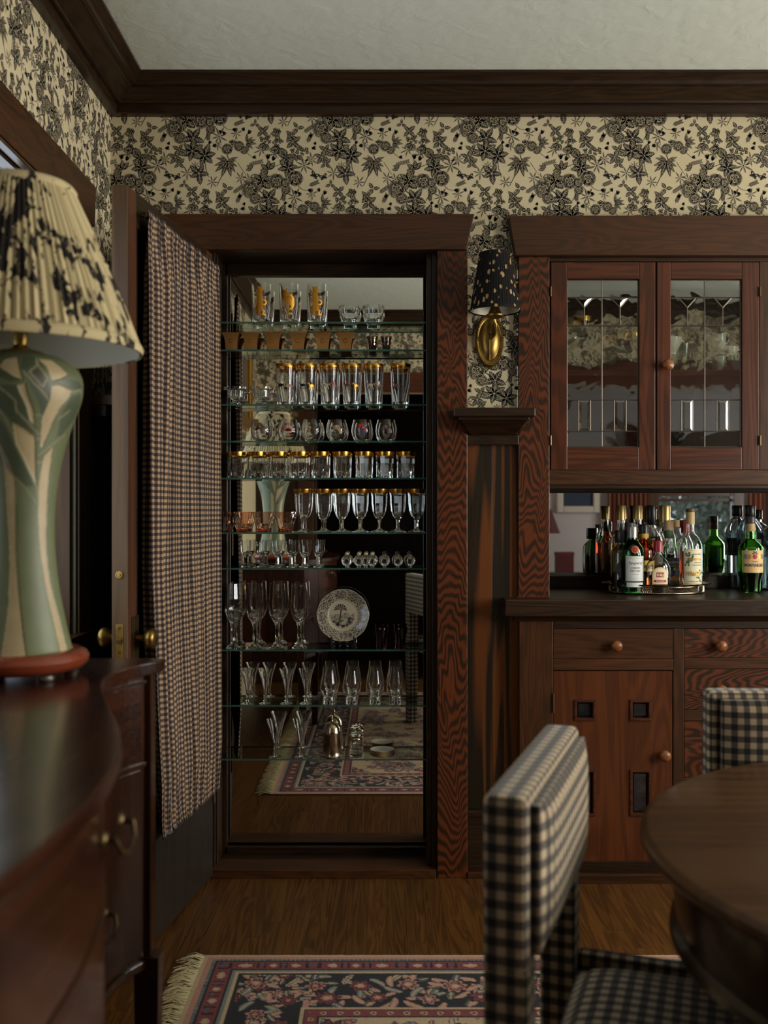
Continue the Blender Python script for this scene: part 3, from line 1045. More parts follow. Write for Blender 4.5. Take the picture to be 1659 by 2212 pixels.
# shelf 2: bronze flared square tumblers + overlay cups
t = thing0('bronze_tumbler', 'tumbler')
b = MB()
prof = [(.0190, 0), (.0192, .012), (.0205, .030), (.0245, .048), (.0325, .059)]
sq = lambda a, r, z: 1 / max(abs(math.cos(a)), abs(math.sin(a))) ** .92
vessel(prof, .0014, .003, 48, fn=sq).build('body', M['bronze'], t, origin=(0, 0, 0), smooth=35)
p = Print(); p.arc(0, .032, .0062, .4, 6.2, .0013, 0, 0, 20)
p.mb(lambda u, v, o: (u, -(.0205 + (v - .030) * .22) - .0012 - o, v)).build('ring_emblem', M['gold'], t, origin=(0, 0, 0), recalc=False)
place_row(t, 1, [500.5, 542.5, 589.5, 643.7, 697, 746], 'square flared bronze tumbler', 'bronze tumblers')
t = thing0('overlay_cup', 'cup')
wp = [(.0135, 0), (.0145, .004), (.0125, .012), (.0155, .030), (.0185, .044), (.020, .050)]
vessel(wp, .0014, .005, 24).build('body', M['smoke'], t, origin=(0, 0, 0), smooth=40)
p = Print()
rr = random.Random(3)
for i in range(26):
    u, v = rr.uniform(-.05, .05), rr.uniform(.012, .044)
    p.leaf(u, v, rr.uniform(0, 6), .009, .005)
    p.arc(u, v, .004, 0, 4, .0012)
p.mb(cyl(lambda v: .0125 + max(0, v - .012) * .215)).build('silver_overlay', M['silver'], t, origin=(0, 0, 0), recalc=False)
place_row(t, 1, [804.5, 834], 'tiny waisted shot cup with silver overlay', 'silver overlay cups')

# shelf 3: footed compotes, tall gold rim glasses
m0 = vessel([(.019, 0), (.019, .005), (.011, .012), (.013, .018), (.026, .028), (.028, .050), (.039, .054), (.040, .061)], .004, .022, 40, fn=lambda a, r, z: 1 + .025 * math.cos(a * 16)).build('footed_salt_bowl', G, label='x', cat='bowl', origin=(0, 0, 0))
place_row(m0, 2, [509, 564.7], 'ribbed footed glass bowl with turned rim', 'ribbed footed bowls')


def rim(r0, r1, z0, z1, seg=40):
    return MB().lathe([(r0 + .0004, z0), (r1 + .0004, z1), (r1 + .0001, z1 + .0007), (r1 - .0016, z1 + .0007), (r1 - .002, z1 - .0015)], seg)


M['hunt'] = [plain('print_brown', srgb(112, 74, 52), .4), plain('print_black', srgb(28, 26, 28), .4), plain('print_red', srgb(178, 36, 34), .4), M['goldprint'], plain('print_cream', srgb(206, 190, 156), .4)]


def horse(p, x, y, s, mi, rider=None):
    p.blob(x, y, .009 * s, .0042 * s, 0, 10, mi)
    p.stroke([(x - .007 * s, y + .001), (x - .012 * s, y + .009 * s)], .004 * s, mi, 0, .0026 * s)
    p.leaf(x - .0105 * s, y + .009 * s, R(205), .008 * s, .004 * s, mi)
    for dx, ex in ((-.007, -.011), (-.005, -.004), (.005, .004), (.008, .012)):
        p.stroke([(x + dx * s, y - .002 * s), (x + (dx + ex) / 2 * s, y - .008 * s), (x + ex * s, y - .014 * s)], .0024 * s, mi, 0, .0012 * s)
    p.stroke([(x + .008 * s, y + .001), (x + .014 * s, y + .003 * s), (x + .016 * s, y - .004 * s)], .002 * s, mi, 0, .001)
    if rider is not None:
        p.blob(x - .001, y + .009 * s, .0036 * s, .006 * s, 0, 8, rider, 1)
        p.blob(x - .001, y + .017 * s, .0026 * s, .0026 * s, 0, 8, 1, 1)


tg = vessel([(.0285, 0), (.0290, .008), (.0315, .07), (.0345, .1395)], .0014, .010, 36).mesh('body', G, Vector(), 30)
rm = rim(.0340, .0345, .1285, .1395).mesh('gold_rim', M['gold'], Vector(), 40)
scen = [(1, None, 0, None), (1, None, 3, 1), (4, None, 0, 2), (0, 2, 3, None), (4, None, 0, 4), (0, None, None, None)]
desc = ['a black and a brown horse', 'a black horse and a gold one', 'a pale horse before a red-coated rider', 'a red-coated rider before a gold horse', 'a pale horse and a cream rider', 'one brown horse, set apart at right']
for i, px in enumerate([617, 663.5, 711.7, 759.7, 807.3, 865.3]):
    t = empty('tall_tumbler', (gx(px), YG, SZ[2]), 'tall gold-rimmed tumbler with ' + desc[i] + ', third shelf', 'glass', 'horse print tall tumblers')
    for me_, nm in ((tg, 'body'), (rm, 'gold_rim')):
        o = bpy.data.objects.new(nm, me_); C.objects.link(o); o.parent = t
    p = Print()
    a, r1, c2, r2 = scen[i]
    horse(p, -.014, .0, 1.15, a, r1)
    if c2 is not None: horse(p, .020, -.002, 1.05, c2, r2)
    o = p.mb(cyl(.0317, (0, 0, .066)), .0004).build('hunt_print', M['hunt'], None, origin=(0, 0, 0), recalc=False); o.parent = t

# shelf 4: roly-poly glasses with animal heads
rp = vessel([(.016, 0), (.024, .003), (.034, .018), (.037, .034), (.0355, .052), (.0295, .074)], .0022, .007, 36).mesh('body', G, Vector(), 40)
hm = [plain('head_brown', srgb(84, 62, 52), .35), plain('head_pink', srgb(176, 122, 108), .35), plain('head_dark', srgb(52, 40, 38), .35), plain('head_tan', srgb(150, 122, 82), .35), plain('head_red', srgb(192, 24, 34), .35), plain('head_blue', srgb(62, 68, 98), .35), plain('head_black', srgb(20, 18, 18), .3), plain('head_white', srgb(225, 220, 205), .3)]


def head_print(kind):
    p = Print()
    def eye(x, y, s=.0026):
        p.blob(x, y, s * 1.5, s * 1.3, 0, 10, 7, 2); p.blob(x, y, s * .8, s * .8, 0, 8, 6, 3)
    if kind in (0, 5):
        p.stroke([(.012, -.014), (.008, .0), (.0, .010)], .020, 0, 0, .014)
        p.leaf(.004, .012, R(215), .026, .014, 0); p.leaf(.003, .012, R(80), .008, .005, 2, 1); p.stroke([(.006, .014), (.014, .002), (.018, -.014)], .005, 2, 1, .003)
        p.blob(-.014, -.002, .004, .0035, 0, 8, 2, 1); eye(-.001, .008, .0016)
    elif kind == 1:
        p.blob(.004, .0, .017, .015, -.3, 16, 1); p.leaf(-.004, .004, R(195), .020, .016, 1); p.blob(-.018, -.001, .0045, .0055, 0, 8, 1, 1)
        p.leaf(-.004, .012, R(110), .009, .006, 0, 1); p.leaf(.010, .012, R(60), .009, .006, 0, 1); eye(-.003, .006); p.leaf(-.010, -.008, R(330), .012, .003, 7, 1)
    elif kind == 2:
        p.blob(.003, .004, .015, .014, 0, 16, 2); p.blob(.010, -.010, .012, .010, 0, 12, 2); p.blob(-.007, .003, .0065, .008, 0, 12, 3, 1); p.blob(-.009, -.006, .006, .0055, 0, 12, 3, 1)
        p.blob(.008, .002, .004, .005, 0, 10, 0, 1); eye(-.005, .006, .002); p.stroke([(-.013, -.007), (-.005, -.008)], .001, 6, 2)
    elif kind == 3:
        p.stroke([(.012, -.016), (.011, -.004), (.004, .006)], .016, 3, 0, .012); p.blob(.002, .006, .011, .008, 0, 12, 3); p.leaf(.004, .007, R(190), .024, .012, 3); p.leaf(.006, .012, R(70), .007, .004, 0, 1); eye(.0, .009, .0022)
        p.blob(-.015, .003, .005, .004, .3, 10, 2, 1); p.stroke([(.008, -.016), (.006, -.006)], .005, 2, 1, .002)
    elif kind == 4:
        p.blob(.003, -.010, .009, .012, 0, 14, 5); p.blob(.002, .002, .007, .008, 0, 12, 2); 
        for x, y, r in ((-.006, .012, .006), (.0, .014, .006), (.005, .011, .005), (-.007, .007, .004)): p.blob(x, y, r, r * .8, 0, 10, 4, 1)
        p.leaf(.007, .003, R(-20), .008, .005, 4, 1); p.leaf(.007, -.002, R(-80), .009, .006, 4, 1); eye(.003, .004, .0018)
    return p


hd = ['a brown horse head beside the lamp reflection', 'a pink pig head', 'a dark monkey head', 'a tan camel head', 'a red-combed blue rooster head', 'a dark horse head at the right end']
for i, px in enumerate([564.7, 622.7, 674.4, 727.7, 782.2, 834.3]):
    t = empty('rounded_tumbler', (gx(px), YG, SZ[3]), 'rounded glass tumbler with ' + hd[i] + ', fourth closet shelf', 'glass', 'animal head tumblers')
    o = bpy.data.objects.new('body', rp); C.objects.link(o); o.parent = t
    o = head_print(i).mb(cyl(lambda v: .0372 - abs(v) * .045 - max(0, v) * .08, (0, 0, .040)), .0004).build('animal_print', hm, None, origin=(0, 0, 0), recalc=False); o.parent = t

# shelf 5: nine gold banded tumblers
t = thing0('banded_tumbler', 'glass')
vessel([(.0280, 0), (.0285, .006), (.0292, .05), (.0302, .074), (.0325, .0885)], .0016, .007, 12).build('body', G, t, origin=(0, 0, 0))
MB().lathe([(.0306, .0755), (.0329, .0885), (.0329, .0893), (.0305, .0893), (.0285, .0755)], 24).build('gold_band', M['gold'], t, origin=(0, 0, 0), smooth=60)
place_row(t, 4, [509.6, 554.4, 599.2, 645.9, 690.7, 738.4, 786.3, 831.1, 876.6], 'low faceted tumbler with wide gold band', 'gold banded tumblers')

# shelf 6: four pink bowls, seven goblets
t = thing0('pink_glass_cup', 'cup')
vessel([(.0205, 0), (.0215, .006), (.020, .010), (.027, .030), (.032, .050), (.0355, .070)], .0022, .012, 10).build('bowl', M['pinkglass'], t, origin=(0, 0, 0))
MB().lathe([(0, .0004), (.0185, .0004), (.0190, .006), (.0175, .0105), (0, .0105)], 20).build('amber_base', glass('amber_glass', srgb(236, 110, 50)), t, origin=(0, 0, 0))
place_row(t, 5, [479.5, 523, 567, 614], 'pink glass cup with orange base', 'pink glass cups')
t = thing0('goblet', 'goblet')
go = [(.030, 0), (.030, .0015), (.012, .006), (.0055, .012), (.0048, .030), (.0065, .042), (.016, .054), (.0235, .072), (.0268, .100), (.0272, .125), (.031, .147)]
vessel(go, .0016, .052, 12).build('bowl_and_stem', G, t, origin=(0, 0, 0))
MB().lathe([(.0284, .134), (.0315, .147), (.0315, .1478), (.0290, .1478), (.0262, .134)], 24).build('gold_band', M['gold'], t, origin=(0, 0, 0), smooth=60)
place_row(t, 5, [653.7, 697, 736.8, 777.8, 819.2, 860, 900.7], 'clear panelled goblet with gold rim', 'gold rimmed goblets')

# shelf 7: six cordials, seven snuff bottles
cd = [(.017, 0), (.017, .002), (.010, .006), (.0075, .012), (.0068, .034), (.012, .042), (.0165, .052), (.017, .075), (.0185, .093)]
m0 = vessel(cd, .0022, .046, 9).build('cordial_glass', G, label='x', cat='glass', origin=(0, 0, 0))
place_row(m0, 6, [530.9, 565.4, 599.2, 629, 656.9, 687], 'small thick-stemmed cordial glass', 'cordial glasses')
t = thing0('snuff_bottle', 'bottle')
b = MB().lathe([(0, 0), (.006, 0), (.006, .004), (.013, .008), (.0180, .016), (.0195, .0235), (.0175, .031), (.012, .037), (.005, .040), (.004, .043), (0, .043)], 28, sy=.55)
b.build('body', G, t, origin=(0, 0, 0), smooth=40)
cap_pale, cap_dark = plain('pale_stone_cap', srgb(190, 180, 130), .35), plain('dark_stone_cap', srgb(54, 46, 42), .3)
capm = MB().lathe([(0, .0432), (.0068, .0432), (.0074, .0465), (.005, .051), (0, .0525)], 16)
spx = [749, 775, 790, 804, 830.6, 859, 885.6]
for i, px in enumerate(spx):
    if i == 0: s = t
    else:
        s = copy_thing(t, None)
    s.location = (gx(px), YG + .01, SZ[6])
    tag(s, 'flat snuff bottle, %s cap, %s' % ('pale' if i < 4 else 'dark', ['leftmost of the row', 'second of the pale capped ones', 'third of the pale capped ones', 'beside the first dark capped one', 'left of three dark capped ones', 'middle of three dark capped ones', 'rightmost of the row'][i]), 'bottle', 'snuff bottles')
for i, s in enumerate([o for o in C.objects if o.name.startswith('snuff_bottle')]):
    o = bpy.data.objects.new('cap', capm.mesh('cap', cap_pale if s.location.x < gx(817) else cap_dark, Vector(), 50))
    C.objects.link(o)
    o.parent = s

# shelf 8: flutes, plate on stand, two purple tumblers
fu = [(.026, 0), (.026, .003), (.020, .008), (.011, .014), (.0085, .022), (.0070, .05), (.0075, .075), (.010, .086), (.022, .102), (.029, .122), (.0305, .140), (.029, .175), (.0262, .222)]
m0 = vessel(fu, .0014, .094, 14).build('champagne_flute', G, label='x', cat='glass', origin=(0, 0, 0), smooth=22)
place_row(m0, 7, [504.2, 550.3, 599.2, 646.8], 'tall champagne flute with heavy faceted foot', 'champagne flutes')
m0 = vessel([(.018, 0), (.019, .006), (.0165, .025), (.0185, .045), (.0225, .058), (.0225, .064), (.0235, .066), (.0225, .072)], .0025, .010, 18).build('waisted_tumbler', M['purple'], label='x', cat='glass', origin=(0, 0, 0), smooth=30)
place_row(m0, 7, [824.5, 865.6], 'dark purple waisted tumbler', 'dark purple tumblers')


def fbm(x, y, s=1.0, o=3):
    return mnoise.fractal(Vector((x * s, y * s, 3.7)), 1.0, 2.0, o)


INK, WHT = np.array(srgb(34, 31, 38)[:3]), np.array(srgb(172, 163, 142)[:3])


def plate_col(r, th):
    """r 0..1"""
    x, y = r * math.cos(th), r * math.sin(th)
    if r > .975: return WHT * .8
    if r > .60:
        th2 = (th + PI / 8 + .25) % (PI / 2) - PI / 4
        rr = (r - .79) / .17
        q = (th2 / .36) ** 2 + rr ** 2
        if q < .85: d = .55 + .5 * fbm(x, y, 22)
        elif q < 1.12: d = .15
        else:
            d = .50 + .9 * math.sin(r * 70 + 2.4 * fbm(x, y, 8)) * math.sin(th * 26) * .5 + .35 * fbm(x, y, 30)
        if .60 < r < .63 and (th * 30 / (2 * PI)) % 1 < .5: d = .1
    elif r > .47: d = .03
    else:
        d = .04
        if abs(x + .10 - .02 * math.sin(y * 9)) < .022 and -.25 < y < .22: d = .85
        for k in range(9):
            a = .35 + k * .3
            L = .24
            px_, py_ = x + .10, y - .20
            rr2 = math.hypot(px_, py_)
            aa = math.atan2(py_ + rr2 * rr2 * 1.6, px_)
            if rr2 < L and abs(((aa - a + PI) % (2 * PI)) - PI) < .10: d = .85
        hill = -.02 + .13 * abs(math.sin(x * 9 + .5)) * (1 if x > .02 else .6)
        if y < hill and y > -.22: d = max(d, .42 + .3 * fbm(x, y, 18))
        if y < -.16 + .08 * math.sin(x * 7): d = max(d, .62 + .45 * fbm(x, y, 14))
        if -.36 < y < -.12 and abs(x - .05) < .10 * (1 + fbm(x, y, 9)): d = .15
        if r > .44 and fbm(x, y, 12) < .1: d = .03
    d = min(max(d * 1.25, 0), 1)
    return WHT * (1 - d) + INK * d


t = empty('dinner_plate', (gx(741), .118, SZ[7]), 'black and white transfer-printed plate with a palm tree, on a black stand', 'plate')
nr, nt = 64, 192
verts, cols, faces = [], [], []
Rp = .0885
for i in range(nr + 1):
    r = i / nr
    for j in range(nt):
        th = 2 * PI * j / nt
        rr = r * Rp * (1 + .018 * abs(math.cos(th * 5)) * max(0, (r - .85) / .15))
        z = .003 + (.012 * max(0, (r - .55) / .45) ** .8 if r > .55 else 0)
        verts.append((rr * math.cos(th), -z, rr * math.sin(th)))
        cols.append(plate_col(r, th))
for i in range(nr):
    for j in range(nt):
        j2 = (j + 1) % nt
        faces.append((i * nt + j, i * nt + j2, (i + 1) * nt + j2, (i + 1) * nt + j))
nv = len(verts)
for i in range(nr + 1):          # back side, for thickness
    if i % 8: continue
nb = len(verts)
for (r, z) in ((1.0, .0115), (.6, .001), (.55, -.002), (0.0, -.002)):
    for j in range(nt):
        th = 2 * PI * j / nt
        rr = r * Rp * (1 + .018 * abs(math.cos(th * 5)) * max(0, (r - .85) / .15))
        verts.append((rr * math.cos(th), -z, rr * math.sin(th)))
        cols.append(WHT)
prev = nr * nt
for q in range(4):
    cur = nb + q * nt
    for j in range(nt):
        j2 = (j + 1) % nt
        faces.append((prev + j, prev + j2, cur + j2, cur + j))
    prev = cur
me = bpy.data.meshes.new('plate')
me.from_pydata(verts, [], faces)
ca = me.color_attributes.new('Col', 'FLOAT_COLOR', 'POINT')
ca.data.foreach_set('color', np.array([(*c, 1) for c in cols], dtype=np.float32).ravel())
me.polygons.foreach_set('use_smooth', [True] * len(me.polygons))
me.materials.append(attr_mat('transferware_glaze', .18, .4))
o = bpy.data.objects.new('dish', me)
C.objects.link(o)
o.parent = t
o.location = (0, -.012, .112)
o.rotation_euler = (R(-9), 0, 0)
st = empty('plate_stand', (gx(741), .118, SZ[7]), 'black lacquered easel holding the printed plate', 'plate stand')
cx = gx(741)
for s in (-1, 1):
    b = MB().tube([(cx + s * .040, .085, SZ[7] + .002), (cx + s * .039, .080, SZ[7] + .012), (cx + s * .038, .081, SZ[7] + .042)], [.004, .0045, .0035], 8)
    b.tube([(cx + s * .040, .085, SZ[7] + .003), (cx + s * .030, .128, SZ[7] + .003)], .003, 8)
    b.build('arm', M['black'], st, smooth=60)
MB().box(cx - .038, cx + .038, .108, .116, SZ[7] + .010, SZ[7] + .018).build('cross_bar', M['black'], st, bev=.001)
for s in (-1, 1):
    MB().tube([(cx + s * .012, .112, SZ[7] + .002), (cx + s * .012, .124, SZ[7] + .1)], .003, 8).build('back_leg', M['black'], st)

# shelf 9: trumpets, whisky snifters
tr_ = [(.0215, 0), (.0215, .002), (.007, .006), (.0048, .012), (.0046, .030), (.0075, .055), (.014, .085), (.026, .120)]
m0 = vessel(tr_, .0014, .034, 20).build('trumpet_glass', G, label='x', cat='glass', origin=(0, 0, 0), smooth=25)
place_row(m0, 8, [535.6, 573.2, 619.3, 661], 'slender trumpet-shaped glass', 'trumpet glasses', y=.092)
sn = [(.0205, 0), (.0215, .003), (.0205, .012), (.0215, .014), (.019, .022), (.021, .026), (.0295, .042), (.0315, .055), (.029, .075), (.0235, .102), (.0212, .127)]
m0 = vessel(sn, .0014, .026, 32).build('tulip_glass', G, label='x', cat='glass', origin=(0, 0, 0), smooth=40)
place_row(m0, 8, [711.4, 759.7, 809.8, 854.6], 'tulip-shaped whisky glass with thick foot', 'tulip whisky glasses', y=.092)

# shelf 10: two cone glasses, silver caster, glass jar, stack of small plates
co = [(.0215, 0), (.0215, .0015), (.006, .005), (.0038, .010), (.0038, .040), (.008, .055), (.020, .098), (.0305, .128)]
m0 = vessel(co, .0013, .046, 24).build('cone_glass', G, label='x', cat='glass', origin=(0, 0, 0), smooth=30)
place_row(m0, 9, [595, 650], 'etched cone-bowled stem glass', 'cone stem glasses', y=.092)
t = empty('sugar_caster', (gx(717.4), .1, SZ[9]), 'tarnished silver caster with domed lid and finial', 'caster')
c0 = (gx(717.4), .1, SZ[9])
MB().lathe([(0, 0), (.036, 0), (.0365, .004), (.034, .007), (.033, .02), (.029, .074), (.030, .076), (.030, .080), (0, .080)], 36, c0).build('body', M['silver'], t, smooth=40)
b = MB().lathe([(0, .0802), (.031, .0802), (.031, .086), (.030, .088), (.028, .100), (.021, .112), (.010, .119), (.004, .121), (.003, .126), (.006, .130), (.003, .134), (.0015, .142), (0, .143)], 36, c0)
b.build('domed_lid', M['silver'], t, smooth=40)
t = empty('glass_jar', (gx(769), .1, SZ[9]), 'small thumbprint glass jar with silver-collared stopper', 'jar')
c0 = (gx(769), .1, SZ[9])
vessel([(.022, 0), (.023, .004), (.0245, .012), (.0235, .024), (.0245, .036), (.0235, .048), (.0205, .056), (.0205, .060)], .0025, .006, 12).build('body', G, t, origin=(0, 0, 0)).location = (0, 0, 0)
MB().lathe([(.0212, .058), (.0235, .060), (.0235, .063), (.0212, .066)], 24, c0).build('collar', M['silver'], t, smooth=40)
MB().lathe([(0, .0665), (.020, .0665), (.026, .072), (.026, .077), (.020, .083), (.012, .087), (0, .088)], 12, c0).build('lid', G, t)
pl = MB().lathe([(0, 0), (.024, 0), (.026, .0015), (.040, .005), (.0425, .0065), (.0418, .0072), (.039, .0062), (.025, .0032), (0, .003)], 40).mesh('small_plate', M['white'], Vector(), 50)
grim = MB().lathe([(.0419, .0064), (.0427, .0066), (.0420, .0074), (.0412, .0070)], 40).mesh('gold_edge', M['gold'], Vector(), 50)
lab = ['bottom plate of the small stack on the lowest shelf', 'second plate up in the small stack', 'third plate up in the small stack', 'fourth plate up in the small stack', 'fifth plate up in the small stack', 'top gold-edged plate of the small stack on the lowest shelf']
for i in range(6):
    t = empty('small_plate', (gx(826), .101, SZ[9] + i * .0036), lab[i], 'plate', 'stacked small plates')
    for me_, nm in ((pl, 'dish'), (grim, 'gold_edge')):
        o = bpy.data.objects.new(nm, me_); C.objects.link(o); o.parent = t

# ------------------------------------------------------------------ closet door (open into the room) and its curtain
DA = math.atan2(-.9897, -.1435)
DW, DT = .700, .042
dr = empty('door_1', (0, 0, 0), kind='structure')
def dbox(nm, x0, x1, y0, y1, z0, z1, mt, bev=.0015, parent=None):
    return MB().box(x0, x1, y0, y1, z0, z1).build(nm, mt, parent or dr, bev=bev)
dbox('stile', .640, DW - .003, -DT, 0, .012, 2.06, M['dooredge2'])
dbox('stile', 0, .060, -DT, 0, .012, 2.06, M['dooredge2'])
dbox('top_rail', .060, .640, -DT, 0, 1.965, 2.06, M['darkX'])
dbox('bottom_panel', .060, .640, -DT, -.0005, .012, .36, M['doorblack'])
dbox('kick_facing', .001, .695, .0001, .0016, .013, .345, M['doorblack'], .0005)
dbox('edge_strip', DW - .003, DW, -DT, 0, .012, 2.06, M['dooredge'], .001)
dbox('pane', .060, .640, -.024, -.020, .36, 1.965, M['blackpane'], 0)
dbox('sticking', .626, .640, -.012, -.002, .36, 1.965, M['darkZ'], .001)
# lock, bolt, knobs
lp = dbox('lock_plate', DW, DW + .0015, -.031, -.010, .80, .918, M['brass'], .0004)
dbox('latch', DW + .001, DW + .007, -.027, -.015, .868, .879, M['brassdark'], .001, lp)
for z in (.908, .845): MB().lathe([(0, .0012), (.0035, .0012), (.0035, .002), (0, .0022)], 10, (DW + .0005, -.0205, z), axis='X').build('screw', M['brassdark'], lp)
MB().lathe([(0, 0), (.0105, 0), (.0105, .003), (.008, .0035), (.008, .0025), (.0045, .0025), (.0045, .0045), (0, .005)], 20, (DW, -.021, 1.046), axis='X').build('deadbolt_plate', M['brass'], dr, smooth=30)
MB().lathe([(0, 0), (.012, 0), (.012, .006), (.007, .010), (0, .011)], 20, (.655, -DT, 1.046), axis='-Y').build('thumb_turn', M['steel'], dr, smooth=40)
b = MB().box(.628, .672, 0, .003, .79, .935).box(.633, .667, .003, .0045, .795, .93)
b.build('escutcheon', M['brassdark'], dr, bev=.0015)
kp = [(0, 0), (.009, 0), (.009, .018), (.011, .022), (.020, .028), (.026, .036), (.027, .044), (.024, .051), (.015, .055), (0, .056)]
MB().lathe(kp, 28, (.650, .0045, .877), axis='Y').build('knob', M['brass'], dr, smooth=50)
MB().lathe(kp, 28, (.650, -DT, .877), axis='-Y').build('knob', M['brass'], dr, smooth=50)
for z in (.25, 1.05, 1.85):
    MB().tube([(-.004, .004, z), (-.004, .004, z + .09)], .006, 10).build('hinge', M['brassdark'], dr)
dr.location = (-.566, -.036, 0)
dr.rotation_euler = (0, 0, DA)

cu = empty('door_curtain', (0, 0, 0), 'gathered navy and tan gingham curtain on the open closet door', 'curtain')
NX, NZ = 460, 90
verts, uvs, faces = [], [], []
for iz in range(NZ + 1):
    q = iz / NZ
    q = q if q < .92 else .92 + (q - .92)
    z = .300 + q * 1.715
    edge = .512 + (.626 - .512) * min(1, max(0, (z - .30) / .75)) ** .6
    top = max(0, 1 - (2.0 - z) / .16) if z < 2.0 else 1
    bot = max(0, 1 - (z - .315) / .14)
    for ix in range(NX + 1):
        s = ix / NX
        ph = 2 * PI * 10.5 * s + 1.3 * math.sin(7 * s + .6) + .55 * math.sin(z * 1.7 + 9 * s) + .3 * math.sin(z * 3.1 + 22 * s)
        amp = .0150 * (1 - .75 * max(top, bot)) * (1 + .5 * math.sin(13 * s + 2 + .7 * z))
        fine = .0035 * math.sin(2 * PI * 44 * s + 3 * math.sin(15 * s)) * max(top, bot)
        fine += .0018 * math.sin(2 * PI * 30 * s + 2 * z) * (1 - max(top, bot))
        y = .0225 + amp * 1.25 * (1.7 * abs(math.sin(ph / 2)) ** .75 - 1) + fine
        if z > 1.985: y += .004 * math.sin((z - 1.985) / .03 * PI)
        x = .012 + s * (edge - .012) + .006 * math.cos(ph) * (1 - max(top, bot))
        verts.append((x, y, z + .003 * math.sin(2 * PI * 40 * s) * (1 if iz in (0, NZ) else 0)))
        uvs.append((s * 1.12 + .003 * math.sin(z * 4), z))
for iz in range(NZ):
    for ix in range(NX):
        a = iz * (NX + 1) + ix
        faces.append((a, a + 1, a + NX + 2, a + NX + 1))
me = bpy.data.meshes.new('cloth')
me.from_pydata(verts, [], faces)
ul = me.uv_layers.new(name='UVMap')
li = np.zeros(len(me.loops), dtype=np.int32)
me.loops.foreach_get('vertex_index', li)
ul.data.foreach_set('uv', np.array(uvs, dtype=np.float32)[li].ravel())
me.polygons.foreach_set('use_smooth', [True] * len(me.polygons))
me.materials.append(M['gcurtain'])
o = bpy.data.objects.new('cloth', me)
C.objects.link(o)
o.parent = cu
sm_ = o.modifiers.new('thick', 'SOLIDIFY')
sm_.thickness = .0012
MB().tube([(.008, .018, 2.0), (.634, .018, 2.0)], .005, 10).build('top_rod', M['brassdark'], cu)
MB().tube([(.008, .018, .318), (.520, .018, .318)], .004, 10).build('bottom_rod', M['brassdark'], cu)
b = MB().tube([(.626, 0, 2.0), (.626, .016, 2.0)], .006, 10).lathe([(0, .0), (.011, 0), (.011, .003), (0, .004)], 14, (.626, 0, 2.0), axis='Y').tube([(.626, .018, 2.0), (.636, .018, 2.002)], .0075, 10)
b.build('rod_bracket', M['brassdark'], cu)
cu.location = dr.location
cu.rotation_euler = dr.rotation_euler

# ------------------------------------------------------------------ wainscot and plate rail between closet and buffet
PX0, PX1 = OX1 + .104, BX0
t = empty('trim_wainscot_back', ((PX0 + PX1) / 2, 0, 0), kind='structure')
mid = .360
board('panel', PX0, mid, -.008, 0, 0, 1.47, M['panel'], t, bev=.001)
board('panel', mid + .001, PX1, -.008, 0, 0, 1.47, M['panel'], t, bev=.001)
board('baseboard', PX0, PX1, -.022, -.008, 0, .20, M['darkX'], t)
board('base_cap', PX0, PX1, -.026, -.008, .20, .222, M['darkX'], t)
board('floor_shoe', PX0, PX1, -.036, -.022, 0, .022, M['firX'], t)
t = empty('trim_plate_rail', ((PX0 + PX1) / 2, 0, 1.46), kind='structure')
board('rail_top', .224, .486, -.125, 0, 1.517, 1.545, M['darkX'], t, bev=.003)
board('rail_fillet', .243, .470, -.105, 0, 1.508, 1.517, M['darkX'], t)
b = MB().hexa([(.285, -.035, 1.465), (.437, -.035, 1.465), (.437, 0, 1.465), (.285, 0, 1.465)], [(.248, -.098, 1.508), (.465, -.098, 1.508), (.465, 0, 1.508), (.248, 0, 1.508)])
b.build('rail_cove', M['darkX'], t, bev=.002)
board('rail_bed', PX0, PX1, -.030, 0, 1.432, 1.465, M['darkX'], t)
board('trim_wainscot_back_right', 2.112, XR - .021, -.012, 0, 0, 1.5, M['darkZ'], kind='structure')
board('trim_rail_back_right', 2.155, XR - .021, -.09, 0, 1.5, 1.53, M['darkX'], kind='structure')
board('trim_wainscot_corner', XL, OX0 - .104, -.012, 0, 0, 1.5, M['darkZ'], kind='structure')
board('trim_rail_corner', XL, OX0 - .104, -.09, 0, 1.5, 1.53, M['darkX'], kind='structure')

# ------------------------------------------------------------------ sconce
SX, SZc = .351, 1.7825
t = empty('wall_sconce', (SX, 0, SZc), 'brass oval wall sconce with black pleated speckled shade', 'wall lamp')
MB().lathe([(0, 0), (.047, 0), (.0475, .006), (.043, .012), (.038, .012), (.035, .009), (.031, .012), (.027, .020), (.015, .026), (0, .028)], 48, (SX, 0, SZc), sy=1.0, axis='-Y').build('backplate', M['brass'], t, smooth=50, origin=(SX, 0, SZc)).scale = (1, 1, 1.95)
b = MB()
for k in range(56):
    a = 2 * PI * k / 56
    b.lathe([(0, -.003), (.0026, -.001), (.0026, .001), (0, .003)], 6, (SX + .0425 * math.cos(a), -.0125, SZc + .0425 * 1.95 * math.sin(a)))
b.build('beaded_border', M['brass'], t, smooth=60)
yA = -.118
MB().tube([(SX, -.026, SZc + .012), (SX, -.06, SZc - .002), (SX + .004, -.095, SZc + .004), (SX + .005, yA, SZc + .03), (SX + .005, yA, SZc + .048)], [.007, .008, .008, .0075, .008], 12).build('arm', M['brass'], t, smooth=60)
MB().lathe([(0, .046), (.010, .046), (.020, .052), (.0285, .056), (.0285, .061), (.022, .065), (.0165, .078), (.0150, .082), (.0150, .112), (0, .112)], 28, (SX + .005, yA, SZc)).build('candle_cup', M['brass'], t, smooth=40)
MB().tube([(SX - .004, -.05, SZc), (SX - .004, -.052, SZc - .075)], .0011, 6).build('pull_chain', M['brass'], t)
m = NT('speckled_black_cloth')
v = m.objvec(False)
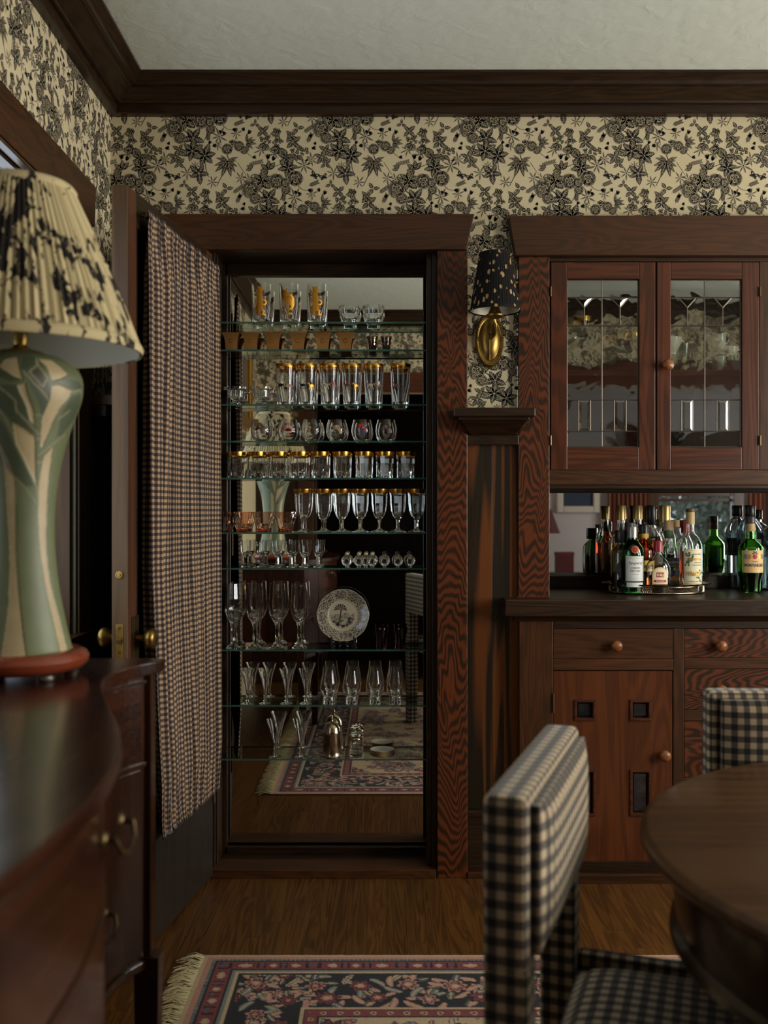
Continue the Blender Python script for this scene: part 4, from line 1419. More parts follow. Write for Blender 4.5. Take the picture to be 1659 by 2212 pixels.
n1 = m.n('ShaderNodeTexVoronoi'); m.l(m.mapping(v, (62, 62, 36)), n1.inputs['Vector'])
n1.inputs['Scale'].default_value = 1.0
n2 = m.noise(v, 60, 2)
spk = m.math('LESS_THAN', m.math('ADD', n1.outputs['Distance'], m.math('MULTIPLY', n2, .35)), .47)
m.l(m.mix(spk, srgb(27, 25, 25), srgb(160, 132, 90)), m.b.inputs['Base Color'])
m.b.inputs['Specular IOR Level'].default_value = .1
m.b.inputs['Roughness'].default_value = .8
M['speck'] = m.mat
zs0, zs1 = 1.857 - SZc, 2.036 - SZc
def pleat(n, amp): return lambda a, r, z: 1 + amp * math.sin(n * a) + amp * .5 * math.sin((n * 2.3) * a + 1)
sh = MB().lathe([(.0805, zs0), (.076, zs0 + .03), (.064, zs0 + .10), (.051, zs1)], 216, (SX + .006, yA, SZc), fn=pleat(54, .012)).build('shade', M['speck'], t, smooth=60)
MB().lathe([(.0785, zs0 + .001), (.0745, zs0 + .03), (.0625, zs0 + .10), (.0495, zs1)], 48, (SX + .006, yA, SZc)).build('lining', M['cream'], sh, smooth=60)
for (r, z, h) in ((.0815, zs0 - .003, .011), (.0520, zs1 - .004, .009)):
    MB().lathe([(r, z), (r + .0012, z + h * .5), (r, z + h), (r - .0022, z + h), (r - .0022, z)], 64, (SX + .006, yA, SZc)).build('binding', M['speck'], sh, smooth=60)

# ------------------------------------------------------------------ built-in buffet: upper cabinet
UF = -.022
def ux(px): return PX(px, UF)
def uz(py): return PZ(py, UF)
MIDX = 1.2725
up = empty('china_cabinet', (MIDX, 0, 1.288), 'built-in upper china cabinet with leaded glass doors', 'cabinet')
b = MB().prism([(BX0 - .012, 2.055), (2 * MIDX - BX0 + .012, 2.055), (2 * MIDX - BX0 + .034, 2.186), (BX0 - .034, 2.186)], -.042, 0, 'Y')
b.build('header', M['firX'], up, bev=.0025)
RX = lambda x: 2 * MIDX - x
for (xa, xb) in ((BX0, .5475), (RX(.5475), RX(BX0))):
    board('pilaster', xa, xb, UF - .004, 0, .9265, 2.055, M['flameZ'], up, bev=.002)
board('top_rail', .5475, RX(.5475), UF + .003, 0, 2.040, 2.055, M['darkX'], up)
board('bottom_rail', .5475, RX(.5475), UF, 0, 1.300, 1.349, M['firX'], up)
board('bottom_bead', .5475, RX(.5475), UF + .004, .03, 1.288, 1.300, M['darkX'], up)
board('centre_stile', ux(1641), RX(ux(1641)), UF, 0, 1.349, 2.040, M['firZ'], up)
board('side_panel', .530, .5475, 0, NY, .9265, 2.06, M['firZ'], up)
board('side_panel', RX(.5475), RX(.530), 0, NY, .9265, 2.06, M['firZ'], up)
board('cabinet_floor', .5475, RX(.5475), .0, NY, 1.300, 1.318, M['firX'], up)
board('cabinet_top', .5475, RX(.5475), .0, NY, 2.04, 2.06, M['firX'], up)
board('cabinet_back', .5475, RX(.5475), NY - .02, NY, 1.318, 2.04, M['darkX'], up)
SHZ = PZ(797, .03)
board('inner_shelf', .5475, RX(.5475), .05, NY - .02, SHZ - .02, SHZ, M['redX'], up)


def leaded_door(x0, x1, gx0, gx1, hinge_left, knob):
    d = empty('door', ((x0 + x1) / 2, UF, 1.349), parent=up)
    z0, z1 = uz(1015), uz(566)
    q0, q1 = uz(965.5), uz(602.5)
    ya, yb = UF - .001, -.002
    board('stile', x0, gx0, ya, yb, z0, z1, M['redZ'], d)
    board('stile', gx1, x1, ya, yb, z0, z1, M['redZ'], d)
    board('rail', gx0, gx1, ya + .0004, yb, q1, z1, M['redX'], d)
    board('rail', gx0, gx1, ya + .0004, yb, z0, q0, M['redX'], d)
    W, H = gx1 - gx0, q1 - q0
    fx = lambda u: gx0 + u * W
    fz = lambda v: q1 - v * H
    yp = -.010
    hz = [0, .107, .275, .718, .905, 1]
    cm = MB()
    def came(a, c, w=.0026):
        A, Bb = Vector((fx(a[0]), yp, fz(a[1]))), Vector((fx(c[0]), yp, fz(c[1])))
        cm.tube([A, Bb], w, 6)
    def pane(pts, bevel=0):
        P = [(fx(u), fz(v)) for u, v in pts]
        b = MB()
        if bevel:
            cxx, czz = sum(p[0] for p in P) / len(P), sum(p[1] for p in P) / len(P)
            Q = [(cxx + (p[0] - cxx) * bevel[0], czz + (p[1] - czz) * bevel[1]) for p in P]
            n = len(P)
            b.add([(p[0], yp - .0005, p[1]) for p in P] + [(p[0], yp - .0045, p[1]) for p in Q] + [(p[0], yp + .0015, p[1]) for p in P],
                  [tuple(range(n, 2 * n))] + [(i, (i + 1) % n, n + (i + 1) % n, n + i) for i in range(n)] + [tuple(range(2 * n, 3 * n))])
        else:
            b.prism(P, yp - .0015, yp + .0015, 'Y')
        b.build('pane', M['pane'], d)
    c = .49
    for v in hz[1:-1]: came((0, v), (1, v))
    came((c, 0), (c, 1))
    for u in (0.004, .996): came((u, 0), (u, 1), .0022)
    for v in (.003, .997): came((0, v), (1, v), .0022)
    for (a, e) in ((0, c), (c, 1)):
        m_ = (a + e) / 2
        pane([(a, 0), (e, 0), (e, hz[1]), (a, hz[1])])
        ta, tb, vy = m_ - .125, m_ + .125, .167
        came((ta, hz[1]), (m_, vy)); came((tb, hz[1]), (m_, vy)); came((m_, vy), (m_, hz[2]))
        pane([(a, hz[1]), (ta, hz[1]), (m_, vy), (m_, hz[2]), (a, hz[2])])
        pane([(e, hz[1]), (tb, hz[1]), (m_, vy), (m_, hz[2]), (e, hz[2])])
        pane([(ta, hz[1]), (tb, hz[1]), (m_, vy)], (.35, .35))
        pane([(a, hz[2]), (e, hz[2]), (e, hz[3]), (a, hz[3])])
        l, r = m_ - .082, m_ + .082
        came((l, hz[3]), (l, hz[4])); came((r, hz[3]), (r, hz[4]))
        pane([(a, hz[3]), (l, hz[3]), (l, hz[4]), (a, hz[4])])
        pane([(l, hz[3]), (r, hz[3]), (r, hz[4]), (l, hz[4])], (.5, .82))
        pane([(r, hz[3]), (e, hz[3]), (e, hz[4]), (r, hz[4])])
        pane([(a, hz[4]), (e, hz[4]), (e, 1), (a, 1)])
    cm.build('lead_came', M['lead'], d, smooth=60)
    xh = x0 - .001 if hinge_left else x1 + .001
    for zz in (uz(641), uz(962)):
        MB().tube([(xh, UF - .005, zz), (xh, UF - .005, zz + .032)], .0036, 8).build('hinge', M['brassdark'], d)
    if knob is not None:
        MB().lathe([(0, 0), (.008, 0), (.007, .008), (.013, .013), (.018, .020), (.0185, .026), (.014, .032), (0, .035)], 24, (knob, UF - .001, uz(790)), axis='-Y').build('knob', M['knobwood'], d, smooth=50)
    return d


leaded_door(ux(1190), ux(1415.5), ux(1225.5), ux(1380.5), True, None)
leaded_door(ux(1419), ux(1640), ux(1449), ux(1602.5), False, ux(1438.5))
leaded_door(RX(ux(1640)), RX(ux(1419)), RX(ux(1602.5)), RX(ux(1449)), True, RX(ux(1438.5)))
leaded_door(RX(ux(1415.5)), RX(ux(1190)), RX(ux(1380.5)), RX(ux(1225.5)), False, None)
board('centre_strip', ux(1415.6), ux(1418.9), UF + .006, 0, 1.349, 2.04, M['darkZ'], up, bev=.001)
board('centre_strip', RX(ux(1418.9)), RX(ux(1415.6)), UF + .006, 0, 1.349, 2.04, M['darkZ'], up, bev=.001)

# niche mirror and back board
t = empty('niche_mirror', (MIDX, NY, .95), 'long low mirror behind the liquor bottles', 'mirror')
mz0, mz1 = .972, 1.296
board('plate', .548, RX(.548), NY - .0295, NY - .024, mz0 + .012, mz1 - .012, M['mirror'], t, bev=0)
for (za, zb, sg) in ((mz1 - .012, mz1, 1), (mz0, mz0 + .012, -1)):
    b = MB()
    zi, zo = (za, zb) if sg > 0 else (zb, za)
    b.add([(.548, NY - .0295, zi), (RX(.548), NY - .0295, zi), (RX(.548), NY - .0265, zo), (.548, NY - .0265, zo), (.548, NY - .0235, zi), (RX(.548), NY - .0235, zi), (RX(.548), NY - .0235, zo), (.548, NY - .0235, zo)],
          [(0, 1, 2, 3), (4, 5, 6, 7), (0, 1, 5, 4), (2, 3, 7, 6), (0, 3, 7, 4), (1, 2, 6, 5)])
    b.build('bevel', M['bevelmirror'], t)
board('trim_niche_board', .548, RX(.548), NY - .034, NY, .9263, mz0, M['darkX'], kind='structure')
board('wall_niche_back', .45, RX(.45), NY - .0235, NY + .03, mz0, 1.30, M['halldark'], kind='structure', bev=0)

# worktop
wt = empty('worktop', (MIDX, .1, .868), 'dark wooden counter top of the built-in buffet', 'worktop')
MB().prism([(.393, -.100), (RX(.393), -.100), (RX(.393), -.0005), (RX(.5485), -.0005), (RX(.5485), NY - .005), (.5485, NY - .005), (.5485, -.0005), (.393, -.0005)], .872, .9262, 'Z').build('slab', M['darkX'], wt, bev=.003)
b = MB().prism([(-.060, .852), (-.078, .872), (.0, .872), (.0, .852)], .425, RX(.425), 'X')
b.build('under_moulding', M['darkX'], wt)

# lower cabinet
LF = -.060
def lx(px): return PX(px, LF)
def lz(py): return PZ(py, LF)
lo = empty('buffet_cabinet', (MIDX, 0, 0), 'built-in base cabinet with drawers and small-paned doors under the worktop', 'cabinet')
xs0, xs1, xd1, xs2 = lx(1122), lx(1195), lx(1454), lx(1478)
board('stile', xs0, xs1, LF, .0, .03, .852, M['firZ'], lo)
board('stile', RX(xs1), RX(xs0), LF, .0, .03, .852, M['firZ'], lo)
board('stile', xd1, xs2, LF, .0, .03, lz(1358), M['firZ'], lo)
board('stile', RX(xs2), RX(xd1), LF, .0, .03, lz(1358), M['firZ'], lo)
board('top_rail', xs1, RX(xs1), LF, .0, lz(1358), .852, M['darkX'], lo)
board('toe_rail', xs1, RX(xs1), LF, .0, .03, lz(1861), M['darkX'], lo)
board('base_shoe', xs0, RX(xs0), LF - .02, .0, 0, .03, M['firX'], lo)
for (xa, xb) in ((xs1, xd1), (RX(xd1), RX(xs1))):
    board('rail', xa, xb, LF, 0, lz(1448), lz(1424), M['firX'], lo)
for (pa, pb) in ((1445, 1421), (1558, 1534), (1702, 1680)):
    board('rail', xs2, RX(xs2), LF, 0, lz(pa), lz(pb), M['firX'], lo)
board('carcass', xs0 + .01, RX(xs0) - .01, .0, NY - .01, .03, .850, M['darkX'], lo, bev=0)
g = .0012
def knob(x, z, parent, y=LF, r=1.0):
    MB().lathe([(0, 0), (.0095, 0), (.0085, .008), (.0130, .012), (.0185, .019), (.0190, .025), (.0150, .032), (.006, .0355), (0, .036)], 28, (x, y, z), axis='-Y').build('knob', M['knobwood'], parent, smooth=50)
def drawer(xa, xb, za, zb, knobs, mt='firX'):
    d = empty('drawer', ((xa + xb) / 2, LF, za), parent=lo)
    board('front', xa + g, xb - g, LF + .001, -.004, za + g, zb - g, M[mt], d, bev=.001)
    for kx, kz in knobs: knob(kx, kz, d, LF + .001)
drawer(xs1, xd1, lz(1424), lz(1358), [(lx(1329), lz(1394))])
drawer(RX(xd1), RX(xs1), lz(1424), lz(1358), [(RX(lx(1329)), lz(1394))])
k1 = lx(1554)
drawer(xs2, RX(xs2), lz(1421), lz(1358), [(k1, lz(1394)), (RX(k1), lz(1394))], 'flameX')
drawer(xs2, RX(xs2), lz(1534), lz(1445), [(k1, lz(1490)), (RX(k1), lz(1490))], 'flameX')
drawer(xs2, RX(xs2), lz(1680), lz(1558), [(k1, lz(1620)), (RX(k1), lz(1620))], 'flameX')
drawer(xs2, RX(xs2), lz(1861), lz(1702), [(k1, lz(1780)), (RX(k1), lz(1780))], 'flameX')


def base_door(mir):
    mx = (lambda x: RX(x)) if mir else (lambda x: x)
    d = empty('door', (mx((xs1 + xd1) / 2), LF, lz(1861)), parent=lo)
    za, zb = lz(1861) + g, lz(1449) - g
    colz = [lx(1195) + g, lx(1246), lx(1281), lx(1366), lx(1401), lx(1453) - g]
    rowz = [za, lz(1757), lz(1668), lz(1551), lz(1517), zb]
    def bb(nm, a, c, z0, z1, mt):
        x0, x1 = sorted((mx(a), mx(c)))
        board(nm, x0, x1, LF + .001, -.006, z0, z1, mt, d, bev=0)
    b = MB()
    for i in range(5):
        for j in range(5):
            if i in (1, 3) and j in (1, 3): continue
            x0, x1 = sorted((mx(colz[i]), mx(colz[i + 1])))
            b.box(x0, x1, LF + .001, -.006, rowz[j], rowz[j + 1])
    b.build('panel', M['redZ2'], d)
    for i in (1, 3):
        for j in (1, 3):
            x0, x1 = sorted((mx(colz[i]), mx(colz[i + 1])))
            z0, z1 = rowz[j], rowz[j + 1]
            w_ = .0085
            b = MB()
            for (a, c, e, f) in ((x0 - w_, x1 + w_, z1, z1 + w_), (x0 - w_, x1 + w_, z0 - w_, z0), (x0 - w_, x0, z0, z1), (x1, x1 + w_, z0, z1)):
                b.box(a, c, LF - .004, LF + .003, e, f)
            b.build('pane_moulding', M['redX'], d, bev=.0012)
            b = MB()
            iw = .007
            P = [(x0, z0), (x1, z0), (x1, z1), (x0, z1)]
            Q = [(x0 + iw, z0 + iw), (x1 - iw, z0 + iw), (x1 - iw, z1 - iw), (x0 + iw, z1 - iw)]
            b.add([(p[0], LF + .012, p[1]) for p in P] + [(p[0], LF + .008, p[1]) for p in Q] + [(p[0], LF + .016, p[1]) for p in P], [(4, 5, 6, 7), (0, 1, 5, 4), (1, 2, 6, 5), (2, 3, 7, 6), (3, 0, 4, 7), (8, 9, 10, 11), (0, 1, 9, 8), (1, 2, 10, 9), (2, 3, 11, 10), (3, 0, 8, 11)])
            b.build('pane', M['blackpane'], d)
    knob(mx(lx(1433)), lz(1630), d, LF + .001)
    for pz in (1518, 1800):
        MB().tube([(mx(xs1), LF - .003, lz(pz) - .032), (mx(xs1), LF - .003, lz(pz) + .03)], .0035, 8).build('hinge', M['brassdark'], d)


M['redZ2'] = wood('red_brown_fir_door', 'Z', srgb(80, 41, 21), srgb(126, 66, 33), 12, 7, 0.8, 0.3, 0.34, vary=.1)
base_door(False)
base_door(True)

# ------------------------------------------------------------------ china behind the leaded doors
CZ0 = 1.318
CY = .17
def cx_(px, y=CY): return PX(px, y)
cp = [(.030, 0), (.030, .002), (.008, .006), (.005, .012), (.0048, .075), (.012, .086), (.036, .100), (.046, .125), (.047, .140)]
for i, (px, y, lab) in enumerate(((1252, .12, 'gold-rimmed coupe glass on the inner shelf by the cabinet left stile'), (1312, .22, 'amber gold-rimmed coupe glass behind the middle of the left leaded door'), (1362, .16, 'amber gold-rimmed coupe glass at the right of the left leaded door'))):
    t = empty('coupe_glass', (cx_(px, y), y, SHZ), lab, 'glass', 'coupes in the china cabinet')
    s = 1.0 if i else 1.35
    pr_ = [(r, z * s) for r, z in cp]
    o = vessel(pr_, .0013, .09 * s, 28).build('bowl_and_stem', G if i == 0 else M['amberg'] if 'amberg' in M else glass('amber_bowl', srgb(226, 170, 96)), t, origin=(0, 0, 0), smooth=40); o.location = (0, 0, 0)
    o = MB().lathe([(.0464, .128 * s), (.0474, .140 * s), (.0474, .1405 * s), (.0450, .1405 * s), (.0440, .128 * s)], 28).build('gold_rim', M['gold'], t, origin=(0, 0, 0), smooth=60); o.location = (0, 0, 0)
dp = MB().lathe([(0, 0), (.055, 0), (.058, .002), (.088, .010), (.0895, .0125), (.086, .0115), (.056, .005), (0, .004)], 40)
dpw, dpt = dp.mesh('plate', M['white'], Vector(), 50), dp.mesh('plate', M['plateteal'], Vector(), 50)
for i in range(14):
    o = bpy.data.objects.new('china_plate', dpw if i < 8 else dpt)
    C.objects.link(o)
    o.location = (cx_(1236, .13) - .03, .14, CZ0 + i * .0075)
    tag(o, '%s plate, %s in the stack behind the left leaded door' % ('white' if i < 8 else 'teal', (['lowest'] + [w_ + ' from the bottom' for w_ in ('second', 'third', 'fourth', 'fifth', 'sixth', 'seventh', 'eighth', 'ninth', 'tenth', 'eleventh', 'twelfth', 'thirteenth')] + ['topmost'])[i]), 'plate', 'plates stacked in the china cabinet')
cupb = vessel([(.016, 0), (.017, .004), (.016, .007), (.026, .022), (.034, .045), (.0365, .058)], .0018, .006, 32).mesh('cup', M['white'], Vector(), 40)
hnd = MB().tube([(.030, 0, .046), (.044, 0, .052), (.052, 0, .042), (.048, 0, .028), (.036, 0, .018), (.026, 0, .018)], .0028, 8).mesh('handle', M['white'], Vector(), 60)
for (px, y, dz, rx, rz, lab) in ((1556, .15, .080, .35, .3, 'white teacup tilted on top of the cup pile in the right leaded door'), (1572, .16, .036, 0, 0, 'white teacup under the tilted one behind the right leaded door'), (1598, .13, 0, 0, .2, 'white teacup at the right edge of the right leaded door'), (1548, .15, 0, 0, 2.6, 'white teacup standing lowest in the cup pile'), (1450, .12, .062, 0, .3, 'white teacup half hidden by the right leaded door knob stile')):
    t = empty('teacup', (cx_(px, y), y, SHZ + dz), lab, 'cup', 'teacups in the china cabinet')
    t.rotation_euler = (0, -rx, rz)
    for me_, nm in ((cupb, 'bowl'), (hnd, 'handle')):
        o = bpy.data.objects.new(nm, me_); C.objects.link(o); o.parent = t
m0 = vessel([(.030, 0), (.031, .004), (.032, .06), (.034, .100)], .0022, .008, 12).build('water_glass', G, label='faceted water glass on the inner shelf behind the right leaded door', cat='glass', origin=(0, 0, 0))
m0.location = (cx_(1476, .14), .14, SHZ)
for i, (px, lab) in enumerate(((1450, 'white teapot stand bowl behind the right leaded door knob'), (1498, 'shallow white dish low behind the right leaded door'))):
    o = MB().lathe([(0, 0), (.025, 0), (.024, .005), (.03, .01), (.06, .045), (.062, .048), (.058, .046), (.028, .014), (0, .012)], 36).build('serving_bowl', M['white'], label=lab, cat='bowl', origin=(0, 0, 0), smooth=40)
    o.location = (cx_(px, .2), .2, CZ0 if i else SHZ)
for i, px in enumerate((1470, 1540, 1562, 1584, 1290, 1340)):
    m_ = vessel([(.026, 0), (.027, .004), (.029, .05), (.030, .072)], .0022, .010, 16, fn=cut).build('cut_tumbler', G, label='cut glass tumbler on the cabinet floor, %s of six' % ['third from left', 'fourth from left', 'fifth from left', 'rightmost', 'leftmost', 'second from left'][i], cat='glass', group='cut tumblers in the china cabinet', origin=(0, 0, 0))
    m_.location = (cx_(px, .12), .12, CZ0)

# ------------------------------------------------------------------ tray and bottles
TZ = .9262
TX, TY = PX(1416, .2), .195
tr = empty('gallery_tray', (TX, TY, TZ), 'oval pierced silver gallery tray holding the bottles', 'tray')
MB().lathe([(0, .0), (.160, 0), (.165, .003), (.163, .005), (0, .005)], 64, (TX, TY, TZ), sy=.72).build('base', M['silver'], tr, smooth=40)
b = MB()
N = 150
for k in range(N):
    for sg in (-1, 1):
        a0_, a1_ = 2 * PI * k / N, 2 * PI * (k + sg * 1.6) / N
        P = lambda a, z: (TX + .165 * math.cos(a), TY + .165 * .72 * math.sin(a), TZ + z)
        b.tube([P(a0_, .006), P((a0_ + a1_) / 2, .016), P(a1_, .026)], .0013, 4, cap=False)
b.build('pierced_gallery', M['silver'], tr)
for z in (.005, .0265):
    ring = [(TX + .165 * math.cos(2 * PI * k / 72), TY + .165 * .72 * math.sin(2 * PI * k / 72), TZ + z) for k in range(73)]
    MB().tube(ring, .0022, 6, cap=False).build('gallery_rail', M['silver'], tr, smooth=60)
b = MB().lathe([(.164, .027), (.170, .029), (.182, .033), (.184, .035), (.181, .036), (.169, .031), (.163, .029)], 192, (TX, TY, TZ), sy=.74, fn=lambda a, r, z: 1 + (.018 * math.sin(a * 36) + .03 * abs(math.cos(a)) ** 12) * (1 if r > .175 else .2))
b.build('scalloped_rim', M['silver'], tr, smooth=50)

GL = {'green': glass('green_bottle_glass', srgb(138, 206, 110)), 'clear': M['glass'], 'dgreen': glass('deep_green_glass', srgb(80, 176, 104)), 'amber': glass('amber_bottle_glass', srgb(196, 130, 66)),
      'blue': glass('pale_blue_glass', srgb(212, 226, 232)), 'smoke': glass('grey_green_glass', srgb(180, 188, 170)), 'lgreen': glass('bright_green_glass', srgb(120, 190, 60))}
LQ = {'amber': glass('amber_spirit', srgb(232, 140, 44), ior=1.36), 'brown': glass('brown_spirit', srgb(120, 60, 26), ior=1.36), 'dark': glass('dark_spirit', srgb(40, 20, 14), ior=1.36), 'red': glass('red_spirit', srgb(214, 70, 40), ior=1.36), 'clear': glass('clear_spirit', srgb(240, 244, 240), ior=1.36), 'pale': glass('pale_spirit', srgb(246, 226, 170), ior=1.36)}
LB = {'white': plain('label_white', srgb(206, 208, 204), .6), 'cream': plain('label_cream', srgb(222, 210, 176), .6), 'tan': plain('label_tan', srgb(212, 176, 122), .6), 'ink': plain('label_ink', srgb(40, 38, 40), .6), 'red': plain('label_red', srgb(166, 34, 36), .5), 'gold': plain('label_gold', srgb(190, 150, 74), .4, .4), 'green': plain('label_green', srgb(72, 96, 60), .6), 'dark': plain('label_dark', srgb(42, 48, 50), .6), 'yellow': plain('label_yellow', srgb(222, 178, 70), .6), 'orange': plain('label_orange', srgb(210, 130, 60), .6), 'blue': plain('label_blue', srgb(64, 82, 110), .6), 'grey': plain('label_grey', srgb(120, 120, 116), .6)}
CAPM = {'grey': plain('cap_grey', srgb(150, 150, 146), .35, .6), 'black': M['blackcap'], 'gold': plain('cap_gold', srgb(176, 152, 94), .35, .7), 'red': plain('cap_red_wax', srgb(140, 24, 34), .35), 'cork': plain('cap_cork', srgb(196, 164, 118), .7), 'brown': plain('cap_brown', srgb(96, 62, 42), .5), 'tan': plain('cap_tan', srgb(190, 160, 110), .5), 'green': LB['green'], 'greyblack': plain('cap_charcoal', srgb(58, 54, 50), .4)}
LKEYS = list(LB)
LM = [LB[k_] for k_ in LKEYS]
LI = {k_: i for i, k_ in enumerate(LKEYS)}


def bottle(px, y, prof, gl, label, cap=None, capm='black', level=0, liq=None, sy=1.0, sq=None, seg=36, prints=None, seal=None, z=TZ + .0052, wall=.0025):
    x = PX(px, y)
    t = empty('bottle', (x, y, z), label, 'bottle', 'liquor bottles on the buffet')
    fn = None
    if sq: fn = lambda a, r, zz: (1 / max(abs(math.cos(a)), abs(math.sin(a))) ** sq) if r > .022 else 1
    out = prof
    inner = [(max(prof[1][0] - wall, .002), .0068)] + [(max(r - wall, .002), zz) for r, zz in prof if zz > .008]
    full = [(0, 0)] + list(out) + [(inner[-1][0], out[-1][1])] + inner[::-1][1:] + [(inner[0][0] * .9, .005), (0, .005)]
    MB().lathe(full, seg, (x, y, z), sy=sy, fn=fn, rot=PI / seg).build('body', GL[gl], t, smooth=32)
    if liq:
        ins = [(r - .0004, zz) for r, zz in inner if zz < level]
        ra, za = inner[0]
        for (r0, z0), (r1, z1) in zip(inner, inner[1:]):
            if z0 < level <= z1: ins.append((r0 + (r1 - r0) * (level - z0) / (z1 - z0) - .0004, level))
        MB().lathe([(0, .0056), (ins[0][0] * .9, .0056)] + ins + [(0, ins[-1][1])], seg, (x, y, z), sy=sy, fn=fn, rot=PI / seg).build('liquid', LQ[liq], t, smooth=40)
    if cap:
        MB().lathe([(0, cap[0][1])] + cap + [(0, cap[-1][1])], 28, (x, y, z)).build('cap', CAPM[capm], t, smooth=35)
    if seal:
        MB().lathe(seal[1], 28, (x, y, z), sy=sy if seal[1][0][0] > .02 else 1).build('neck_band', CAPM[seal[0]] if seal[0] in CAPM else LB[seal[0]], t, smooth=35)
    for (nm, pr, rad, flat) in prints or []:
        bg_ = [q for q in pr.p if q[2] == 0]
        fg = [q for q in pr.p if q[2] > 0]
        f = (lambda u, v, o, rr=rad: (x + u, y - rr - o, z + v)) if flat else cyl(rad, (x, y, z), sy)
        a = Print(); a.p = bg_
        lo_ = a.mb(f, .0004).build(nm, LM, t, recalc=False)
        if fg:
            c = Print(); c.p = fg
            c.mb(f, .0004).build('lettering', LM, lo_, recalc=False)
    return t


def lab_rect(p, w, z0, z1, col, n=10, layer=0):
    for i in range(n):
        p.rect(-w / 2 + w * i / n, -w / 2 + w * (i + 1) / n, z0, z1, LI[col], layer)


def frame_lines(p, w, z0, z1, col, t=.0007, layer=1):
    for i in range(8):
        a, c = -w / 2 + w * i / 8, -w / 2 + w * (i + 1) / 8
        p.rect(a, c, z0, z0 + t, LI[col], layer); p.rect(a, c, z1 - t, z1, LI[col], layer)
    p.rect(-w / 2, -w / 2 + t, z0, z1, LI[col], layer); p.rect(w / 2 - t, w / 2, z0, z1, LI[col], layer)


# green gin bottle
p = Print(); lab_rect(p, .068, .030, .116, 'white'); frame_lines(p, .066, .032, .114, 'grey'); frame_lines(p, .056, .038, .108, 'grey')
p.text('Tanqueray', 0, .088, .0135, LI['ink'], 1, .050, .35); p.text('LONDON', 0, .073, .0085, LI['ink'], 1, .030); p.text('DRY GIN', 0, .0625, .0085, LI['ink'], 1, .033); p.rect(-.012, .012, .054, .0548, LI['grey'], 1)
lab_rect(p, .060, .010, .026, 'white', 8)
p.p = [([(u, v + .012) for u, v in q[0]], q[1], q[2]) for q in p.p]
s = Print(); s.blob(0, .150, .0135, .0135, 0, 22, LI['red']); s.arc(0, .150, .011, 0, 6.28, .001, LI['gold'], 1, 24); s.arc(0, .150, .006, 0, 6.28, .0012, LI['ink'], 1, 18)
gin = [(.034, 0), (.038, .004), (.0385, .03), (.041, .100), (.041, .118), (.0395, .124), (.041, .130), (.036, .155), (.022, .176), (.0145, .184), (.0140, .196)]
bottle(1366, .118, gin, 'dgreen', 'green bottle with white label and round red seal, front left of tray', [(.0165, .190), (.0165, .226), (.015, .229)], 'grey', .10, 'clear', prints=[('paper_label', p, .0416, False), ('wax_seal', s, .0395, False)])
# small brandy flask
p = Print()
p.poly([(-.028, .012), (.028, .012), (.028, .045)] + [(.028 * math.cos(a), .045 + .026 * math.sin(a)) for a in (PI * k_ / 14 for k_ in range(15))], LI['tan'])
p.poly([(-.0245, .015), (.0245, .015), (.0245, .044)] + [(.0245 * math.cos(a), .044 + .0225 * math.sin(a)) for a in (PI * k_ / 14 for k_ in range(15))], LI['cream'], 1)
p.rect(-.013, .013, .036, .053, LI['red'], 2); p.text('E&J', 0, .0405, .0115, LI['cream'], 3, .021, 0, 'CENTER', .02); p.rect(-.021, .021, .019, .027, LI['red'], 2); p.text('BRANDY', 0, .0208, .006, LI['cream'], 3, .026)
p.text('VS', 0, .082, .010, LI['grey'], 1)
p.p = [([(u, v + .020) for u, v in q[0]], q[1], q[2]) for q in p.p]
fla = [(.036, 0), (.041, .004), (.043, .02), (.044, .07), (.042, .09), (.034, .108), (.018, .126), (.0125, .134), (.012, .150)]
bottle(1421.5, .100, fla, 'clear', 'small clear flask with arched tan label and dark red cap, front of tray', [(.0150, .142), (.0155, .176), (.013, .180)], 'red', .075, 'brown', sy=.62, prints=[('paper_label', p, .0447, False)])
# clear whiskey bottle
p = Print(); lab_rect(p, .070, .014, .142, 'cream'); frame_lines(p, .066, .017, .139, 'gold')
p.text('TENNESSEE', .002, .103, .0105, LI['gold'], 2, .052, 0, 'CENTER', .02); p.text('SOUR MASH', .012, .084, .0065, LI['green'], 2, .034); p.text('Whiskey', -.002, .050, .021, LI['gold'], 2, .056, .3, 'CENTER', .03); p.text('HAND MADE', .014, .0935, .005, LI['green'], 2, .026); p.text('CHAS & W.A.', 0, .028, .006, LI['ink'], 2, .044); p.rect(-.028, .028, .0225, .0232, LI['grey'], 2)
rr = random.Random(5)
for i in range(40):
    a = i / 40
    u, v = (-.028 + .02 * math.sin(a * 5), .128 - a * .06) if i < 26 else (.02 + .008 * math.sin(i), .07 - (i - 26) * .003)
    p.leaf(u + rr.uniform(-.006, .006), v + rr.uniform(-.004, .004), rr.uniform(0, 6.2), .009, .006, LI['green'], 1)
p.text('Green Brier', .012, .122, .008, LI['ink'], 2, .034, .3)
p.p = [([(u, v + .009) for u, v in q[0]], q[1], q[2]) for q in p.p]
wh = [(.037, 0), (.041, .004), (.0415, .15), (.040, .165), (.030, .188), (.017, .202), (.0135, .212), (.0130, .245), (.014, .250)]
bottle(1491, .150, wh, 'clear', 'tall clear bottle with cream leafy whiskey label, right side of tray', [(.0150, .278), (.0155, .281), (.0155, .290), (.014, .291)], 'brown', .04, 'pale', seal=('tan', [(.0150, .236), (.0155, .238), (.0150, .278), (.0135, .278)]), prints=[('paper_label', p, .0418, False)])
